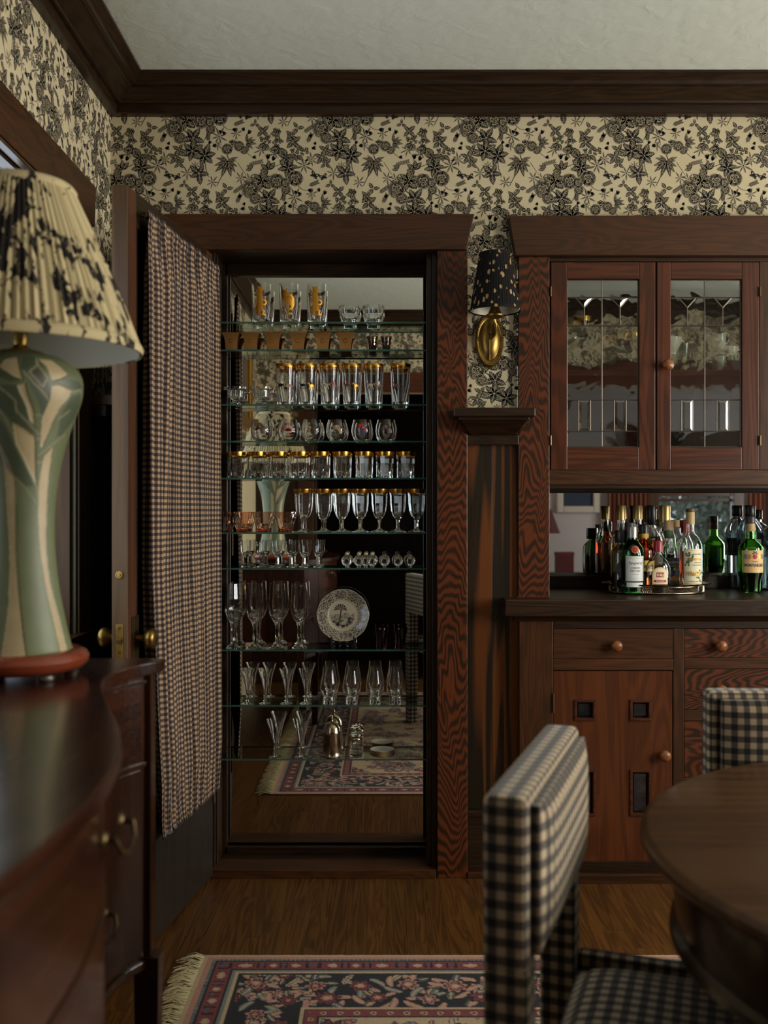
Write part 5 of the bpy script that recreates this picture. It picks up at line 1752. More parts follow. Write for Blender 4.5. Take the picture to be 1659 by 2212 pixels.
# amaro with dark picture label
p = Print(); lab_rect(p, .058, .020, .118, 'dark'); p.text('BRUCATO', 0, .098, .0115, LI['cream'], 2, .050, 0, 'CENTER', .02); p.text('AMARO', 0, .088, .006, LI['cream'], 2, .026)
p.poly([(-.028, .022), (.028, .022), (.028, .048), (.01, .056), (-.01, .047), (-.028, .054)], LI['orange'], 1); p.poly([(-.028, .022), (.028, .022), (.028, .034), (.0, .040), (-.028, .032)], LI['green'], 2); p.poly([(-.028, .06), (.0, .074), (.012, .066), (.028, .078), (.028, .056), (-.028, .056)], LI['blue'], 1); p.blob(.012, .078, .006, .006, 0, 14, LI['yellow'], 2)
br = [(.032, 0), (.035, .004), (.0355, .125), (.034, .140), (.026, .158), (.0150, .172), (.0140, .180), (.0140, .215)]
bottle(1444, .205, br, 'clear', 'bottle with dark picture label and green neck band behind the small flask', [(.0150, .216), (.0170, .217), (.0170, .246), (.015, .248)], 'cork', .13, 'brown', seal=('green', [(.0144, .185), (.0147, .186), (.0147, .214), (.0142, .214)]), prints=[('paper_label', p, .0358, False)])
# coffee liqueur
p = Print(); lab_rect(p, .062, .070, .108, 'yellow'); p.text('CAFÉ', 0, .080, .019, LI['ink'], 2, .048, 0, 'CENTER', .03); lab_rect(p, .062, .020, .06, 'ink')
cf = [(.035, 0), (.038, .004), (.0385, .115), (.0395, .12), (.038, .126), (.0395, .132), (.036, .150), (.022, .172), (.0155, .180), (.0150, .205)]
bottle(1391, .215, cf, 'amber', 'dark amber bottle with yellow coffee label and ribbed shoulder', [(.0175, .203), (.0175, .232), (.016, .235)], 'black', .12, 'dark', seal=('yellow', [(.0160, .186), (.0163, .187), (.0163, .202), (.0155, .202)]), prints=[('paper_label', p, .0388, False)])
# smoky flask, left
p = Print(); p.blob(-.004, .082, .022, .030, 0, 22, LI['dark']); p.text('CAN', -.004, .076, .010, LI['grey'], 1, .024)
fk = [(.033, 0), (.036, .004), (.0365, .13), (.034, .145), (.022, .160), (.0155, .166), (.0150, .175)]
bottle(1342, .150, fk, 'smoke', 'grey-green flask with dark oval label and fat black cap, leftmost on tray', [(.0215, .172), (.0225, .174), (.0225, .212), (.021, .215)], 'black', .07, 'dark', prints=[('paper_label', p, .0368, False)])
# back row
tall = [(.034, 0), (.037, .004), (.0375, .165), (.035, .185), (.021, .210), (.0140, .222), (.0135, .262)]
bottle(1341, .262, tall, 'clear', 'tall amber bottle with gold screw cap at the back left of tray', [(.0165, .250), (.0168, .299), (.015, .302)], 'gold', .16, 'amber')
bottle(1377, .285, tall, 'clear', 'tall clear bottle with gold screw cap at the back of tray', [(.0165, .252), (.0168, .300), (.015, .303)], 'gold', .10, 'pale')
bottle(1407, .265, tall, 'clear', 'amber whisky bottle with tall black capsule at the back of tray', [(.0145, .232), (.0165, .236), (.0178, .300), (.0165, .303)], 'black', .19, 'amber')
bottle(1436, .285, [(.036, 0), (.039, .004), (.040, .16), (.037, .19), (.026, .215), (.0175, .228), (.0165, .25)], 'clear', 'round-shouldered clear bottle with wide gold cap at the back of tray', [(.0205, .240), (.0195, .250), (.0205, .296), (.019, .302)], 'gold', .12, 'pale')
bottle(1360, .215, [(.033, 0), (.035, .004), (.036, .14), (.030, .165), (.0150, .190), (.0145, .205)], 'amber', 'dark bottle with charcoal cap between the green gin and the tall amber one', [(.0180, .203), (.0185, .238), (.017, .241)], 'greyblack', .12, 'dark')
bottle(1461, .258, [(.034, 0), (.0365, .004), (.037, .16), (.033, .18), (.020, .196), (.0150, .205), (.0145, .222)], 'clear', 'clear bottle with cork stopper behind the picture-label bottle', [(.0155, .224), (.0190, .225), (.0190, .248), (.018, .250)], 'tan', .15, 'clear')
bottle(1480, .240, [(.028, 0), (.030, .004), (.030, .15), (.026, .17), (.0130, .195), (.0120, .215)], 'clear', 'slim bottle of red spirit with bright red cap behind the whiskey', [(.0140, .205), (.0145, .248), (.013, .250)], 'red', .14, 'red')
# right: amaro bottle on the worktop, two pale blue bottles behind
p = Print(); lab_rect(p, .086, .072, .150, 'tan', 14); frame_lines(p, .082, .075, .147, 'gold')
p.text('MONTENEGRO', .0, .093, .0150, LI['ink'], 2, .070, 0, 'CENTER', .02); p.text('AMARO', 0, .109, .006, LI['ink'], 2, .022, .3); p.rect(-.028, .028, .0842, .0848, LI['gold'], 2)
for u, c_ in ((-.020, 'gold'), (.0, 'red'), (.020, 'gold'), (-.030, 'grey'), (.030, 'grey')): p.blob(u, .128, .008, .009, 0, 14, LI[c_], 1)
p.leaf(-.012, .136, .5, .024, .006, LI['green'], 1); p.leaf(.012, .136, 2.6, .024, .006, LI['green'], 1)
mo = [(.032, 0), (.034, .004), (.035, .040), (.041, .062), (.043, .070), (.043, .152), (.042, .160), (.034, .170), (.022, .182), (.0165, .190), (.0155, .215), (.0140, .245)]
bottle(1621, .195, mo, 'green', 'green bottle with waisted dark base and tan label standing on the worktop', [(.0165, .243), (.0170, .245), (.0170, .266), (.016, .268)], 'greyblack', .074, 'dark', z=TZ, prints=[('paper_label', p, .0433, False)], seal=('tan', [(.0165, .216), (.0175, .218), (.0160, .244), (.0145, .244)]))
p = Print(); p.rect(-.026, .026, .120, .185, LI['grey'], 0)
sqb = [(.036, 0), (.038, .004), (.038, .205), (.036, .225), (.024, .252), (.0165, .264), (.0160, .275)]
bottle(1620, .325, sqb, 'blue', 'square pale blue bottle with black cap behind the green bottle', [(.0185, .268), (.0195, .270), (.0195, .306), (.018, .309)], 'black', .12, 'clear', sq=.9, seg=40, z=TZ, prints=[('paper_label', p, .0385, True)])
bottle(1676, .300, [(.040, 0), (.043, .004), (.043, .19), (.040, .21), (.026, .235), (.017, .246), (.016, .26)], 'blue', 'pale blue bottle cut by the right edge of the picture', [(.0185, .255), (.0195, .257), (.0195, .29), (.018, .293)], 'black', .12, 'clear', sq=.9, seg=40, z=TZ)

# ------------------------------------------------------------------ sideboard
SBZ = .945
pts = [(-1.50, -.398), (-1.53, -.400), (-1.60, -.434), (-1.68, -.446), (-1.76, -.436), (-1.86, -.405), (-1.96, -.368), (-2.05, -.335), (-2.15, -.303), (-2.25, -.284), (-2.34, -.273), (-2.43, -.270)]
yc = -2.43
full_ = pts + [(2 * yc - y, x) for y, x in pts[-2::-1]]
def smooth_curve(P, n=6):
    out = []
    for i in range(len(P) - 1):
        p0, p1, p2, p3 = P[max(i - 1, 0)], P[i], P[i + 1], P[min(i + 2, len(P) - 1)]
        for k_ in range(n):
            t_ = k_ / n
            f = lambda a, b_, c_, d_: .5 * (2 * b_ + (c_ - a) * t_ + (2 * a - 5 * b_ + 4 * c_ - d_) * t_ ** 2 + (3 * b_ - a - 3 * c_ + d_) * t_ ** 3)
            out.append((f(p0[0], p1[0], p2[0], p3[0]), f(p0[1], p1[1], p2[1], p3[1])))
    return out + [P[-1]]
cur = smooth_curve(full_)
XW = XL + .055
sb = empty('sideboard', (-.6, yc, .0), 'dark mahogany serpentine-front sideboard carrying the table lamp', 'sideboard')
def slab(off, z0, z1, ends=0.0):
    c_ = [(x + off, y) for y, x in cur]
    poly = [(XW, cur[0][0] + ends)] + [(c_[0][0], cur[0][0] + ends)] + c_[1:-1] + [(c_[-1][0], cur[-1][0] - ends), (XW, cur[-1][0] - ends)]
    return MB().prism(poly, z0, z1, 'Z')
slab(0, SBZ - .022, SBZ).build('top', M['mahogY'], sb, bev=.005, seg=3)
slab(-.022, .40, SBZ - .022, -.02).build('carcass', M['mahogZ'], sb)
def strip(y0, y1, z0, z1, off=-.0195, th=.010, nm='front', mt='mahogY', parent=None):
    c_ = [(y, x) for y, x in cur if y1 - 1e-6 <= y <= y0 + 1e-6]
    ends_ = []
    for yy in (y0, y1):
        for (ya, xa), (yb, xb) in zip(cur, cur[1:]):
            if yb <= yy <= ya:
                ends_.append((yy, xa + (xb - xa) * ((yy - ya) / (yb - ya) if yb != ya else 0)))
                break
    c_ = [ends_[0]] + [q for q in c_ if y1 + .002 < q[0] < y0 - .002] + [ends_[1]]
    poly = [(x + off, y) for y, x in c_] + [(x + off - th, y) for y, x in reversed(c_)]
    return MB().prism(poly, z0, z1, 'Z').build(nm, M[mt], parent or sb, bev=.0015)
def sx_at(y):
    for (ya, xa), (yb, xb) in zip(cur, cur[1:]):
        if yb <= y <= ya: return xa + (xb - xa) * ((y - ya) / (yb - ya))
    return cur[0][1]
def pull(y, z, parent):
    x = sx_at(y) - .0095
    b = MB()
    for s in (-1, 1): b.lathe([(0, 0), (.010, 0), (.009, .003), (.004, .005), (.004, .014), (0, .015)], 14, (x, y + s * .034, z), axis='X')
    b.tube([(x + .014, y - .034, z), (x + .018, y - .03, z - .016), (x + .019, y, z - .024), (x + .018, y + .03, z - .016), (x + .014, y + .034, z)], .003, 8)
    b.build('bail_pull', M['brassdark'], parent, smooth=60)
for (ya, yb, mir) in ((-1.548, -1.985, 0), (-2.875, -3.312, 1)):
    d = strip(ya, yb, .77, .905, nm='drawer'); pull((ya + yb) / 2, .845, d)
    d = strip(ya, yb, .425, .755, nm='door', mt='mahogZ')
    pull((ya * .25 + yb * .75) if not mir else (ya * .75 + yb * .25), .62, d)
for (za, zb) in ((.77, .905), (.425, .755)):
    d = strip(-2.005, -2.855, za, zb, nm='drawer')
    for y in (-2.18, -2.68): pull(y, (za + zb) / 2 + .015, d)
strip(-1.535, -3.325, .905, .912, off=-.017, th=.012, nm='bead')
strip(-1.535, -3.325, .758, .767, off=-.018, th=.012, nm='bead')
strip(-1.535, -3.325, .40, .415, off=-.017, th=.014, nm='bead')
for (y, x) in ((-1.522, -.422), (-3.338, -.422), (-1.99, -.392), (-2.87, -.392), (-1.522, XW + .025), (-3.338, XW + .025)):
    b = MB().hexa([(x - .016, y - .016, .0085), (x + .016, y - .016, .0085), (x + .016, y + .016, .0085), (x - .016, y + .016, .0085)], [(x - .024, y - .024, .93 if x > -.43 and abs(y - yc) > .6 else .41)] * 0 or [(x - .023, y - .020, .42), (x + .023, y - .020, .42), (x + .023, y + .020, .42), (x - .023, y + .020, .42)])
    b.build('leg', M['mahogZ'], sb, bev=.002)
for (y, s) in ((-1.520, 1), (-3.340, -1)):
    board('corner_post', -.450, -.4135, y - .018, y + .018, .41, SBZ - .022, M['mahogZ'], sb)

# ------------------------------------------------------------------ table lamp
LXc, LYc = -.593, -1.68
lm = empty('table_lamp', (LXc, LYc, SBZ), 'green and cream art-pottery table lamp with pleated floral shade', 'lamp')
MB().lathe([(0, .008), (.085, .008), (.098, .012), (.106, .020), (.108, .028), (.104, .036), (.094, .041), (0, .041)], 64, (LXc, LYc, SBZ)).build('wooden_foot', plain('lamp_foot_wood', srgb(112, 48, 28), .22, 0, .4), lm, smooth=40)
for k_ in range(4):
    a = PI / 4 + k_ * PI / 2
    MB().lathe([(0, 0), (.012, 0), (.014, .004), (.012, .0085), (0, .0085)], 14, (LXc + .088 * math.cos(a), LYc + .088 * math.sin(a), SBZ)).build('foot_pad', M['steel'], lm, smooth=40)
lpz = lambda py: (1106 - py) / 1324.0 + CAM_Z - SBZ
pr = [(1412, .082), (1395, .079), (1340, .070), (1270, .0605), (1200, .0545), (1140, .0530), (1080, .0550), (1010, .0625), (950, .0735), (900, .086), (868, .0945), (840, .0980), (815, .0965), (795, .088), (780, .074), (770, .055), (764, .030)]
hs_ = [(lpz(a), r) for a, r in pr]
hs_[0] = (.041, .082)
cur2 = smooth_curve(hs_, 16)
nt = 420
verts, cols, faces = [], [], []
gA, gB, cr_, dk_ = np.array(srgb(92, 98, 64)[:3]), np.array(srgb(60, 68, 46)[:3]), np.array(srgb(158, 140, 104)[:3]), np.array(srgb(40, 48, 36)[:3])
LIGHTLINE, HOLE = np.array(srgb(122, 116, 88)[:3]), np.array(srgb(58, 48, 34)[:3])
def lamp_r(py):
    z = lpz(py)
    for (za, ra), (zb2, rb2) in zip(cur2, cur2[1:]):
        if za <= z <= zb2: return ra + (rb2 - ra) * (z - za) / (zb2 - za)
    return cur2[0][1] if z < cur2[0][0] else cur2[-1][1]
def lp_(pts, close=False):      # relief drawing on the pot: point of the drawing -> (angle round the pot, drawing height)
    out = []
    for cx2, cy2 in pts:
        X2, Y2 = cx2 / 3.735, 760 + cy2 / 3.735
        out.append((math.degrees(math.asin(max(-.985, min(.985, (X2 - 45) / (lamp_r(Y2) * 1324))))), Y2))
    return out
CREAM = [[(300, 110), (400, 110), (470, 160), (515, 215), (480, 245), (400, 280), (385, 240), (360, 170)],
         [(395, 310), (450, 300), (545, 330), (530, 380), (470, 460), (420, 560), (370, 690), (330, 790), (315, 770), (330, 560), (385, 420)],
         [(20, 190), (60, 130), (150, 100), (160, 190), (185, 285), (120, 260)],
         [(145, 330), (200, 310), (215, 390), (265, 520), (270, 610), (240, 590), (210, 470), (165, 380)],
         [(110, 600), (180, 640), (275, 710), (280, 900), (285, 1070), (240, 980), (170, 830), (140, 770)],
         [(345, 850), (415, 770), (395, 900), (375, 1100), (368, 1270), (366, 1600), (394, 1870), (468, 2170), (530, 2440), (478, 2440), (418, 2170), (355, 1870), (314, 1570), (300, 1270), (310, 1050), (330, 920)],
         [(0, 760), (60, 940), (130, 1020), (135, 1270), (138, 1640), (168, 2020), (216, 2440), (20, 2440), (82, 2020), (90, 1640), (70, 1270), (50, 1000)]]
DARK = [[(0, 190), (90, 240), (185, 290), (100, 300), (0, 260)], [(200, 240), (240, 330), (300, 450), (320, 560), (380, 430), (385, 330), (360, 250), (330, 160), (270, 90), (180, 90), (170, 180)],
        [(400, 285), (500, 240), (610, 250), (640, 290), (560, 320), (450, 300)], [(545, 380), (620, 330), (640, 360), (600, 520), (520, 660), (440, 700), (470, 520)],
        [(0, 330), (140, 330), (220, 480), (300, 700), (180, 640), (100, 590), (0, 480)], [(0, 560), (60, 640), (130, 800), (220, 980), (280, 1100), (200, 1090), (120, 1000), (40, 860), (0, 700)]]
BROWN = [[(250, 230), (290, 190), (335, 240), (325, 330), (270, 300)]]
LINES = [[(190, 220), (260, 300), (340, 380), (370, 420)], [(280, 100), (290, 160), (230, 220), (330, 330), (365, 260), (300, 170), (285, 120)], [(0, 330), (130, 440), (140, 520), (220, 600), (300, 690)], [(545, 345), (620, 310), (642, 380), (590, 540), (480, 690), (300, 850)],
         [(0, 480), (50, 560), (110, 680), (145, 790), (220, 950), (290, 1110), (300, 1200)], [(0, 740), (110, 1000), (200, 1100), (290, 1230)], [(450, 560), (540, 480)], [(270, 545), (330, 545)], [(270, 720), (330, 720)], [(270, 905), (330, 905)]]
zz_ = np.array([z for z, r in cur2]); rr_ = np.array([r for z, r in cur2])
TH = np.degrees(np.arange(nt) * 2 * PI / nt)
rel = ((TH + 69.8 + 40) % 120) - 40
GT, GY = np.meshgrid(rel, (CAM_Z - SBZ - zz_) * 1324 + 1106)
def inside(poly):
    m_ = np.zeros(GT.shape, bool)
    n = len(poly)
    for i in range(n):
        (x1, y1), (x2, y2) = poly[i], poly[(i + 1) % n]
        if y1 == y2: continue
        c_ = ((y1 > GY) != (y2 > GY)) & (GT < (x2 - x1) * (GY - y1) / (y2 - y1) + x1)
        m_ ^= c_
    return m_
def near(line, wd):
    m_ = np.full(GT.shape, 1e9)
    sxx = 1.6
    for (x1, y1), (x2, y2) in zip(line, line[1:]):
        dx, dy = (x2 - x1) * sxx, y2 - y1
        t_ = np.clip(((GT - x1) * sxx * dx + (GY - y1) * dy) / (dx * dx + dy * dy + 1e-9), 0, 1)
        m_ = np.minimum(m_, np.hypot((GT - x1) * sxx - dx * t_, GY - y1 - dy * t_))
    return m_ < wd
tt_ = ((zz_ - zz_[0]) / (zz_[-1] - zz_[0]))[:, None, None]
paint = np.broadcast_to(gA, GT.shape + (3,)) * (1 - .3 * tt_) + gB * .3 * tt_
for P_ in DARK: paint[inside(lp_(P_))] = gB
for P_ in BROWN: paint[inside(lp_(P_))] = HOLE
for P_ in LINES: paint[near(lp_(P_), 1.5)] = LIGHTLINE
crm = np.zeros(GT.shape, bool)
for P_ in CREAM: crm |= inside(lp_(P_))
for P_ in CREAM: paint[near(lp_(P_) + lp_(P_)[:1], 1.1)] = dk_
paint[crm] = cr_
paint *= (1 + .10 * np.array([[fbm(a * .02, b * .012, 2) for a in TH] for b in GY[:, 0]]))[:, :, None]
for i_, (z, r) in enumerate(cur2):
    for j in range(nt):
        th = 2 * PI * j / nt
        r2 = r - (.0010 if crm[i_, j] else 0)
        verts.append((r2 * math.cos(th), r2 * math.sin(th), z))
        cols.append(paint[i_, j])
n_r = len(cur2)
for i in range(n_r - 1):
    for j in range(nt):
        j2 = (j + 1) % nt
        faces.append((i * nt + j, i * nt + j2, (i + 1) * nt + j2, (i + 1) * nt + j))
me = bpy.data.meshes.new('pottery_body')
me.from_pydata(verts, [], faces)
ca = me.color_attributes.new('Col', 'FLOAT_COLOR', 'POINT')
ca.data.foreach_set('color', np.array([(*c, 1) for c in cols], dtype=np.float32).ravel())
me.polygons.foreach_set('use_smooth', [True] * len(me.polygons))
me.materials.append(attr_mat('matte_pottery_glaze', .5, .0))
o = bpy.data.objects.new('pottery_body', me)
C.objects.link(o); o.parent = lm
zt = lpz(764)
MB().lathe([(0, zt - .004), (.040, zt - .004), (.036, zt + .002), (.014, zt + .008), (.010, zt + .014), (.012, zt + .022), (.012, zt + .046), (.008, zt + .05), (.006, zt + .22), (.020, zt + .235), (0, zt + .24)], 32, (LXc, LYc, SBZ)).build('brass_neck', M['brass'], lm, smooth=40)
m = NT('floral_shade_cloth')
tc = m.n('ShaderNodeTexCoord').outputs['Object']
v = m.mapping(tc, (1, 1, .42))
big = m.noise(v, 13, 2, .5, .4)
sml = m.noise(m.mapping(tc, (1, 1, .33)), 52, 3, .65, .7)
msk = m.math('GREATER_THAN', m.math('MULTIPLY_ADD', sml, 1.3, big), 1.26)
msk2 = m.math('GREATER_THAN', m.math('MULTIPLY_ADD', sml, 1.0, big), 1.10)
c0 = m.mix(msk2, srgb(178, 162, 124), srgb(128, 113, 88))
m.l(m.mix(msk, c0, srgb(40, 36, 33)), m.b.inputs['Base Color'])
m.b.inputs['Specular IOR Level'].default_value = .1
m.b.inputs['Roughness'].default_value = .8
M['shade'] = m.mat
zb_, zt_ = 1.472 - SBZ, 1.738 - SBZ
cL = (LXc, LYc, SBZ)
shd = MB().lathe([(.1920, zb_ + .004), (.1890, zb_ + .012), (.156, zb_ + .10), (.120, zb_ + .185), (.086, zt_ - .006)], 420, cL, fn=pleat(84, .011)).build('shade', M['shade'], lm, smooth=60)
MB().lathe([(.1885, zb_ + .002), (.153, zb_ + .10), (.117, zb_ + .185), (.0835, zt_ - .004)], 64, cL).build('lining', M['lining'], shd, smooth=60)
for (r, z, h, mt) in ((.1935, zb_, .018, 'shade'), (.0870, zt_ - .012, .016, 'shade')):
    MB().lathe([(r, z), (r + .002, z + h * .5), (r - .004, z + h), (r - .006, z + h), (r - .004, z)], 96, cL).build('binding', M[mt], shd, smooth=60)
for a in (0, 2.1, 4.2):
    MB().tube([(LXc, LYc, SBZ + zt + .238), (LXc + .084 * math.cos(a), LYc + .084 * math.sin(a), SBZ + zt_ - .004)], .0016, 6).build('spider_wire', M['brass'], shd)

# ------------------------------------------------------------------ gingham chairs
def rounded(nm, x0, x1, y0, y1, z0, z1, par, bev=.010, seg=3):
    return MB().box(x0, x1, y0, y1, z0, z1).build(nm, M['gchair'], par, bev=bev, seg=seg, uvbox=1.0, origin=(0, 0, 0))
def cushion(nm, x0, x1, y0, y1, z0, z1, par, dome, axis='Z', n=14):
    """domed pad; axis is the direction the dome faces"""
    b = MB()
    vs_, uv_ = [], []
    def prof(t_): return (1 - abs(2 * t_ - 1) ** 5)
    for i in range(n + 1):
        for j in range(n + 1):
            u, v_ = i / n, j / n
            h = dome * min(prof(u), 1) ** .6 * min(prof(v_), 1) ** .6
            if axis == 'Z': b.v.append(Vector((x0 + u * (x1 - x0), y0 + v_ * (y1 - y0), z1 - dome + h)))
            else: b.v.append(Vector((x1 - dome + h, y0 + u * (y1 - y0), z0 + v_ * (z1 - z0))))
    for i in range(n):
        for j in range(n):
            a = i * (n + 1) + j
            b.f.append((a, a + n + 1, a + n + 2, a + 1)); b.m.append(0)
    rim_ = [i * (n + 1) for i in range(n + 1)] + [n * (n + 1) + j for j in range(1, n + 1)] + [i * (n + 1) + n for i in range(n - 1, -1, -1)] + [j for j in range(n - 1, 0, -1)]
    base = len(b.v)
    for r_ in rim_:
        q = b.v[r_].copy()
        if axis == 'Z': q.z = z0
        else: q.x = x0
        b.v.append(q)
    L = len(rim_)
    for k_ in range(L):
        k2 = (k_ + 1) % L
        b.f.append((rim_[k_], rim_[k2], base + k2, base + k_)); b.m.append(0)
    b.f.append(tuple(range(base, base + L))); b.m.append(0)
    return b.build(nm, M['gchair'], par, uvbox=1.0, origin=(0, 0, 0), smooth=50)
def chair(name, label):
    t = empty(name, (0, 0, 0), label, 'chair', 'gingham dining chairs')
    hw = .222
    rounded('back_panel', -.030, .026, -hw, hw, .630, .852, t, .010)
    cushion('back_pad', .027, .052, -hw + .022, hw - .022, .655, .838, t, .014, 'X')
    for s in (-1, 1):
        ya, yb = sorted((s * hw, s * (hw - .058)))
        rounded('back_leg', -.029, .027, ya, yb, 0, .640, t, .006)
        rounded('front_leg', .375, .420, *sorted((s * hw, s * (hw - .045))), 0, .414, t, .006)
        rounded('side_rail', .0275, .420, *sorted((s * hw, s * (hw - .030))), .415, .490, t, .006)
    rounded('front_rail', .390, .424, -hw + .031, hw - .031, .405, .482, t, .006)
    cushion('seat_cushion', .030, .388, -hw + .032, hw - .032, .405, .500, t, .034, 'Z')
    return t
ch = chair('dining_chair', 'gingham upholstered chair in the foreground, seen from its side')
ch.location = (.223, -1.868, .0075)
ch.rotation_euler = (0, 0, R(-19.3))
c2 = copy_thing(ch, None, label='gingham upholstered chair behind the far side of the round table')
c2.location = (.856, -1.352, .0075)
c2.rotation_euler = (0, 0, R(-93))

# ------------------------------------------------------------------ round table
TCX, TCY, TRr = .893, -1.955, .530
tb = empty('dining_table', (TCX, TCY, .0), 'round brown wooden dining table at the right edge', 'table')
c0 = (TCX, TCY, 0)
MB().lathe([(0, .722), (TRr - .022, .722), (TRr - .006, .727), (TRr, .735), (TRr - .001, .743), (TRr - .007, .748), (TRr - .013, .750), (0, .750)], 128, c0).build('top', M['walnutX'], tb, smooth=30)
MB().lathe([(TRr - .075, .722), (TRr - .050, .722), (TRr - .048, .66), (TRr - .052, .615), (TRr - .044, .608), (TRr - .042, .598), (TRr - .050, .592), (TRr - .085, .592), (TRr - .085, .722)], 128, c0).build('apron', M['mahogZ'], tb, smooth=30)
MB().lathe([(0, .12), (.09, .12), (.10, .14), (.085, .17), (.06, .22), (.055, .30), (.075, .40), (.08, .46), (.06, .50), (.05, .55), (.11, .60), (.12, .722), (0, .722)], 48, c0).build('pedestal', M['mahogZ'], tb, smooth=40)
for k_ in range(4):
    a = R(20) + k_ * PI / 2
    P = lambda r, z: (TCX + r * math.cos(a), TCY + r * math.sin(a), z)
    MB().tube([P(.06, .17), P(.14, .15), P(.22, .10), P(.29, .045), P(.34, .034)], [.03, .028, .025, .022, .026], 10).build('foot', M['mahogZ'], tb, smooth=60)

# ------------------------------------------------------------------ rug
RX0, RX1, RY0, RY1 = -.485, 1.90, -.610, -2.98
CELL = .003
W_, H_ = int((RX1 - RX0) / CELL), int((RY0 - RY1) / CELL)
pal = {k_: np.array(srgb(*v_)[:3], dtype=np.float32) for k_, v_ in dict(cream=(168, 145, 114), pink=(160, 116, 100), red=(110, 52, 53), dred=(80, 38, 42), black=(28, 28, 32), blue=(72, 79, 86), lblue=(108, 112, 106), green=(80, 85, 70), edge=(160, 140, 112)).items()}
gy, gx_ = np.mgrid[0:H_, 0:W_].astype(np.float32) * CELL
dist = np.minimum(np.minimum(gx_, (W_ * CELL) - gx_), np.minimum(gy, (H_ * CELL) - gy))
along = np.where(np.minimum(gx_, W_ * CELL - gx_) < np.minimum(gy, H_ * CELL - gy), gy, gx_)
img = np.zeros((H_, W_, 3), dtype=np.float32)
img[:] = pal['edge']
def band(a, b_, c_): img[(dist >= a) & (dist < b_)] = pal[c_]
band(0, .012, 'cream'); band(.012, .026, 'pink'); band(.026, .036, 'lblue'); band(.036, .041, 'black'); band(.041, .083, 'red'); band(.083, .088, 'black'); band(.088, .098, 'lblue'); band(.098, .108, 'cream'); band(.108, .113, 'black'); band(.113, .285, 'black'); band(.285, .291, 'cream'); band(.291, .297, 'black'); band(.297, .325, 'red'); band(.325, .331, 'black'); band(.331, 9, 'cream')
ph = np.floor(along / .006).astype(int)
img[(dist > .026) & (dist < .036) & (ph % 2 == 0)] = pal['blue']
# small rosettes in the red bands
ph2 = ((along + .012 * np.sin(along * 31)) % .075) - .0375
q = (ph2 / .016) ** 2 + ((dist - .062) / .013) ** 2
redb = (dist >= .041) & (dist < .083)
img[redb & (q < 1)] = pal['black']; img[redb & (q < .75)] = pal['pink']; img[redb & (q < .25)] = pal['cream']; img[redb & (np.abs(np.abs(ph2) - .027) < .0035) & (np.abs(dist - .062) < .014)] = pal['black']
img[redb & (np.abs(np.abs(ph2) - .033) < .004) & (np.abs(dist - .056) < .005)] = pal['blue']
ph3 = (along % .04) - .02
q = (ph3 / .008) ** 2 + ((dist - .311) / .008) ** 2
img[(dist >= .297) & (dist < .325) & (q < 1)] = pal['cream']; img[(dist >= .297) & (dist < .325) & (q < .3)] = pal['black']
rr = random.Random(12)
field = dist > .333
border = (dist > .116) & (dist < .283)
def flower(x, y, r, cols_, mask, n=8, ph_=0.0):
    i0, i1, j0, j1 = max(0, int((y - r * 1.4) / CELL)), min(H_, int((y + r * 1.4) / CELL) + 1), max(0, int((x - r * 1.4) / CELL)), min(W_, int((x + r * 1.4) / CELL) + 1)
    if i0 >= i1 or j0 >= j1: return
    X_, Y_ = gx_[i0:i1, j0:j1] - x, gy[i0:i1, j0:j1] - y
    rad, th = np.hypot(X_, Y_) / r, np.arctan2(Y_, X_)
    pet = 1 + .22 * np.cos(n * th + ph_)
    sub, mk = img[i0:i1, j0:j1], mask[i0:i1, j0:j1]
    for k_, c_ in enumerate(cols_):
        s_ = 1 - k_ / len(cols_)
        sub[mk & (rad < pet * s_)] = pal[c_]
def leaf_r(x, y, ang, ln, wd, c_, mask, out='black'):
    i0, i1, j0, j1 = max(0, int((y - ln) / CELL)), min(H_, int((y + ln) / CELL) + 1), max(0, int((x - ln) / CELL)), min(W_, int((x + ln) / CELL) + 1)
    if i0 >= i1 or j0 >= j1: return
    X_, Y_ = gx_[i0:i1, j0:j1] - x, gy[i0:i1, j0:j1] - y
    u = X_ * math.cos(ang) + Y_ * math.sin(ang); v_ = -X_ * math.sin(ang) + Y_ * math.cos(ang)
    v_ = v_ - .3 * u * u / ln
    q = (u / ln * 2) ** 2 + (v_ / wd * 2) ** 2
    sub, mk = img[i0:i1, j0:j1], mask[i0:i1, j0:j1]
    if out: sub[mk & (q < 1.35)] = pal[out]
    sub[mk & (q < 1)] = pal[c_]
    sub[mk & (q < .8) & (np.abs(v_) < .002)] = pal['cream' if c_ != 'cream' else 'blue']
def spray(x, y, s, mask, out):
    for _ in range(5):
        a = rr.uniform(0, 6.28)
        leaf_r(x + math.cos(a) * s * 1.1, y + math.sin(a) * s * 1.1, a + rr.uniform(-.4, .4), s * 1.3, s * .5, rr.choice(['blue', 'green', 'lblue', 'pink', 'cream', 'pink']) if out == 'black' else rr.choice(['blue', 'green', 'lblue', 'red']), mask, out)
    flower(x, y, s * .85, [out or 'black', rr.choice(['red', 'red', 'pink']), 'dred', 'pink', 'cream', 'red'][: rr.choice((4, 5, 6))], mask, rr.choice((6, 7, 8)), rr.uniform(0, 6))
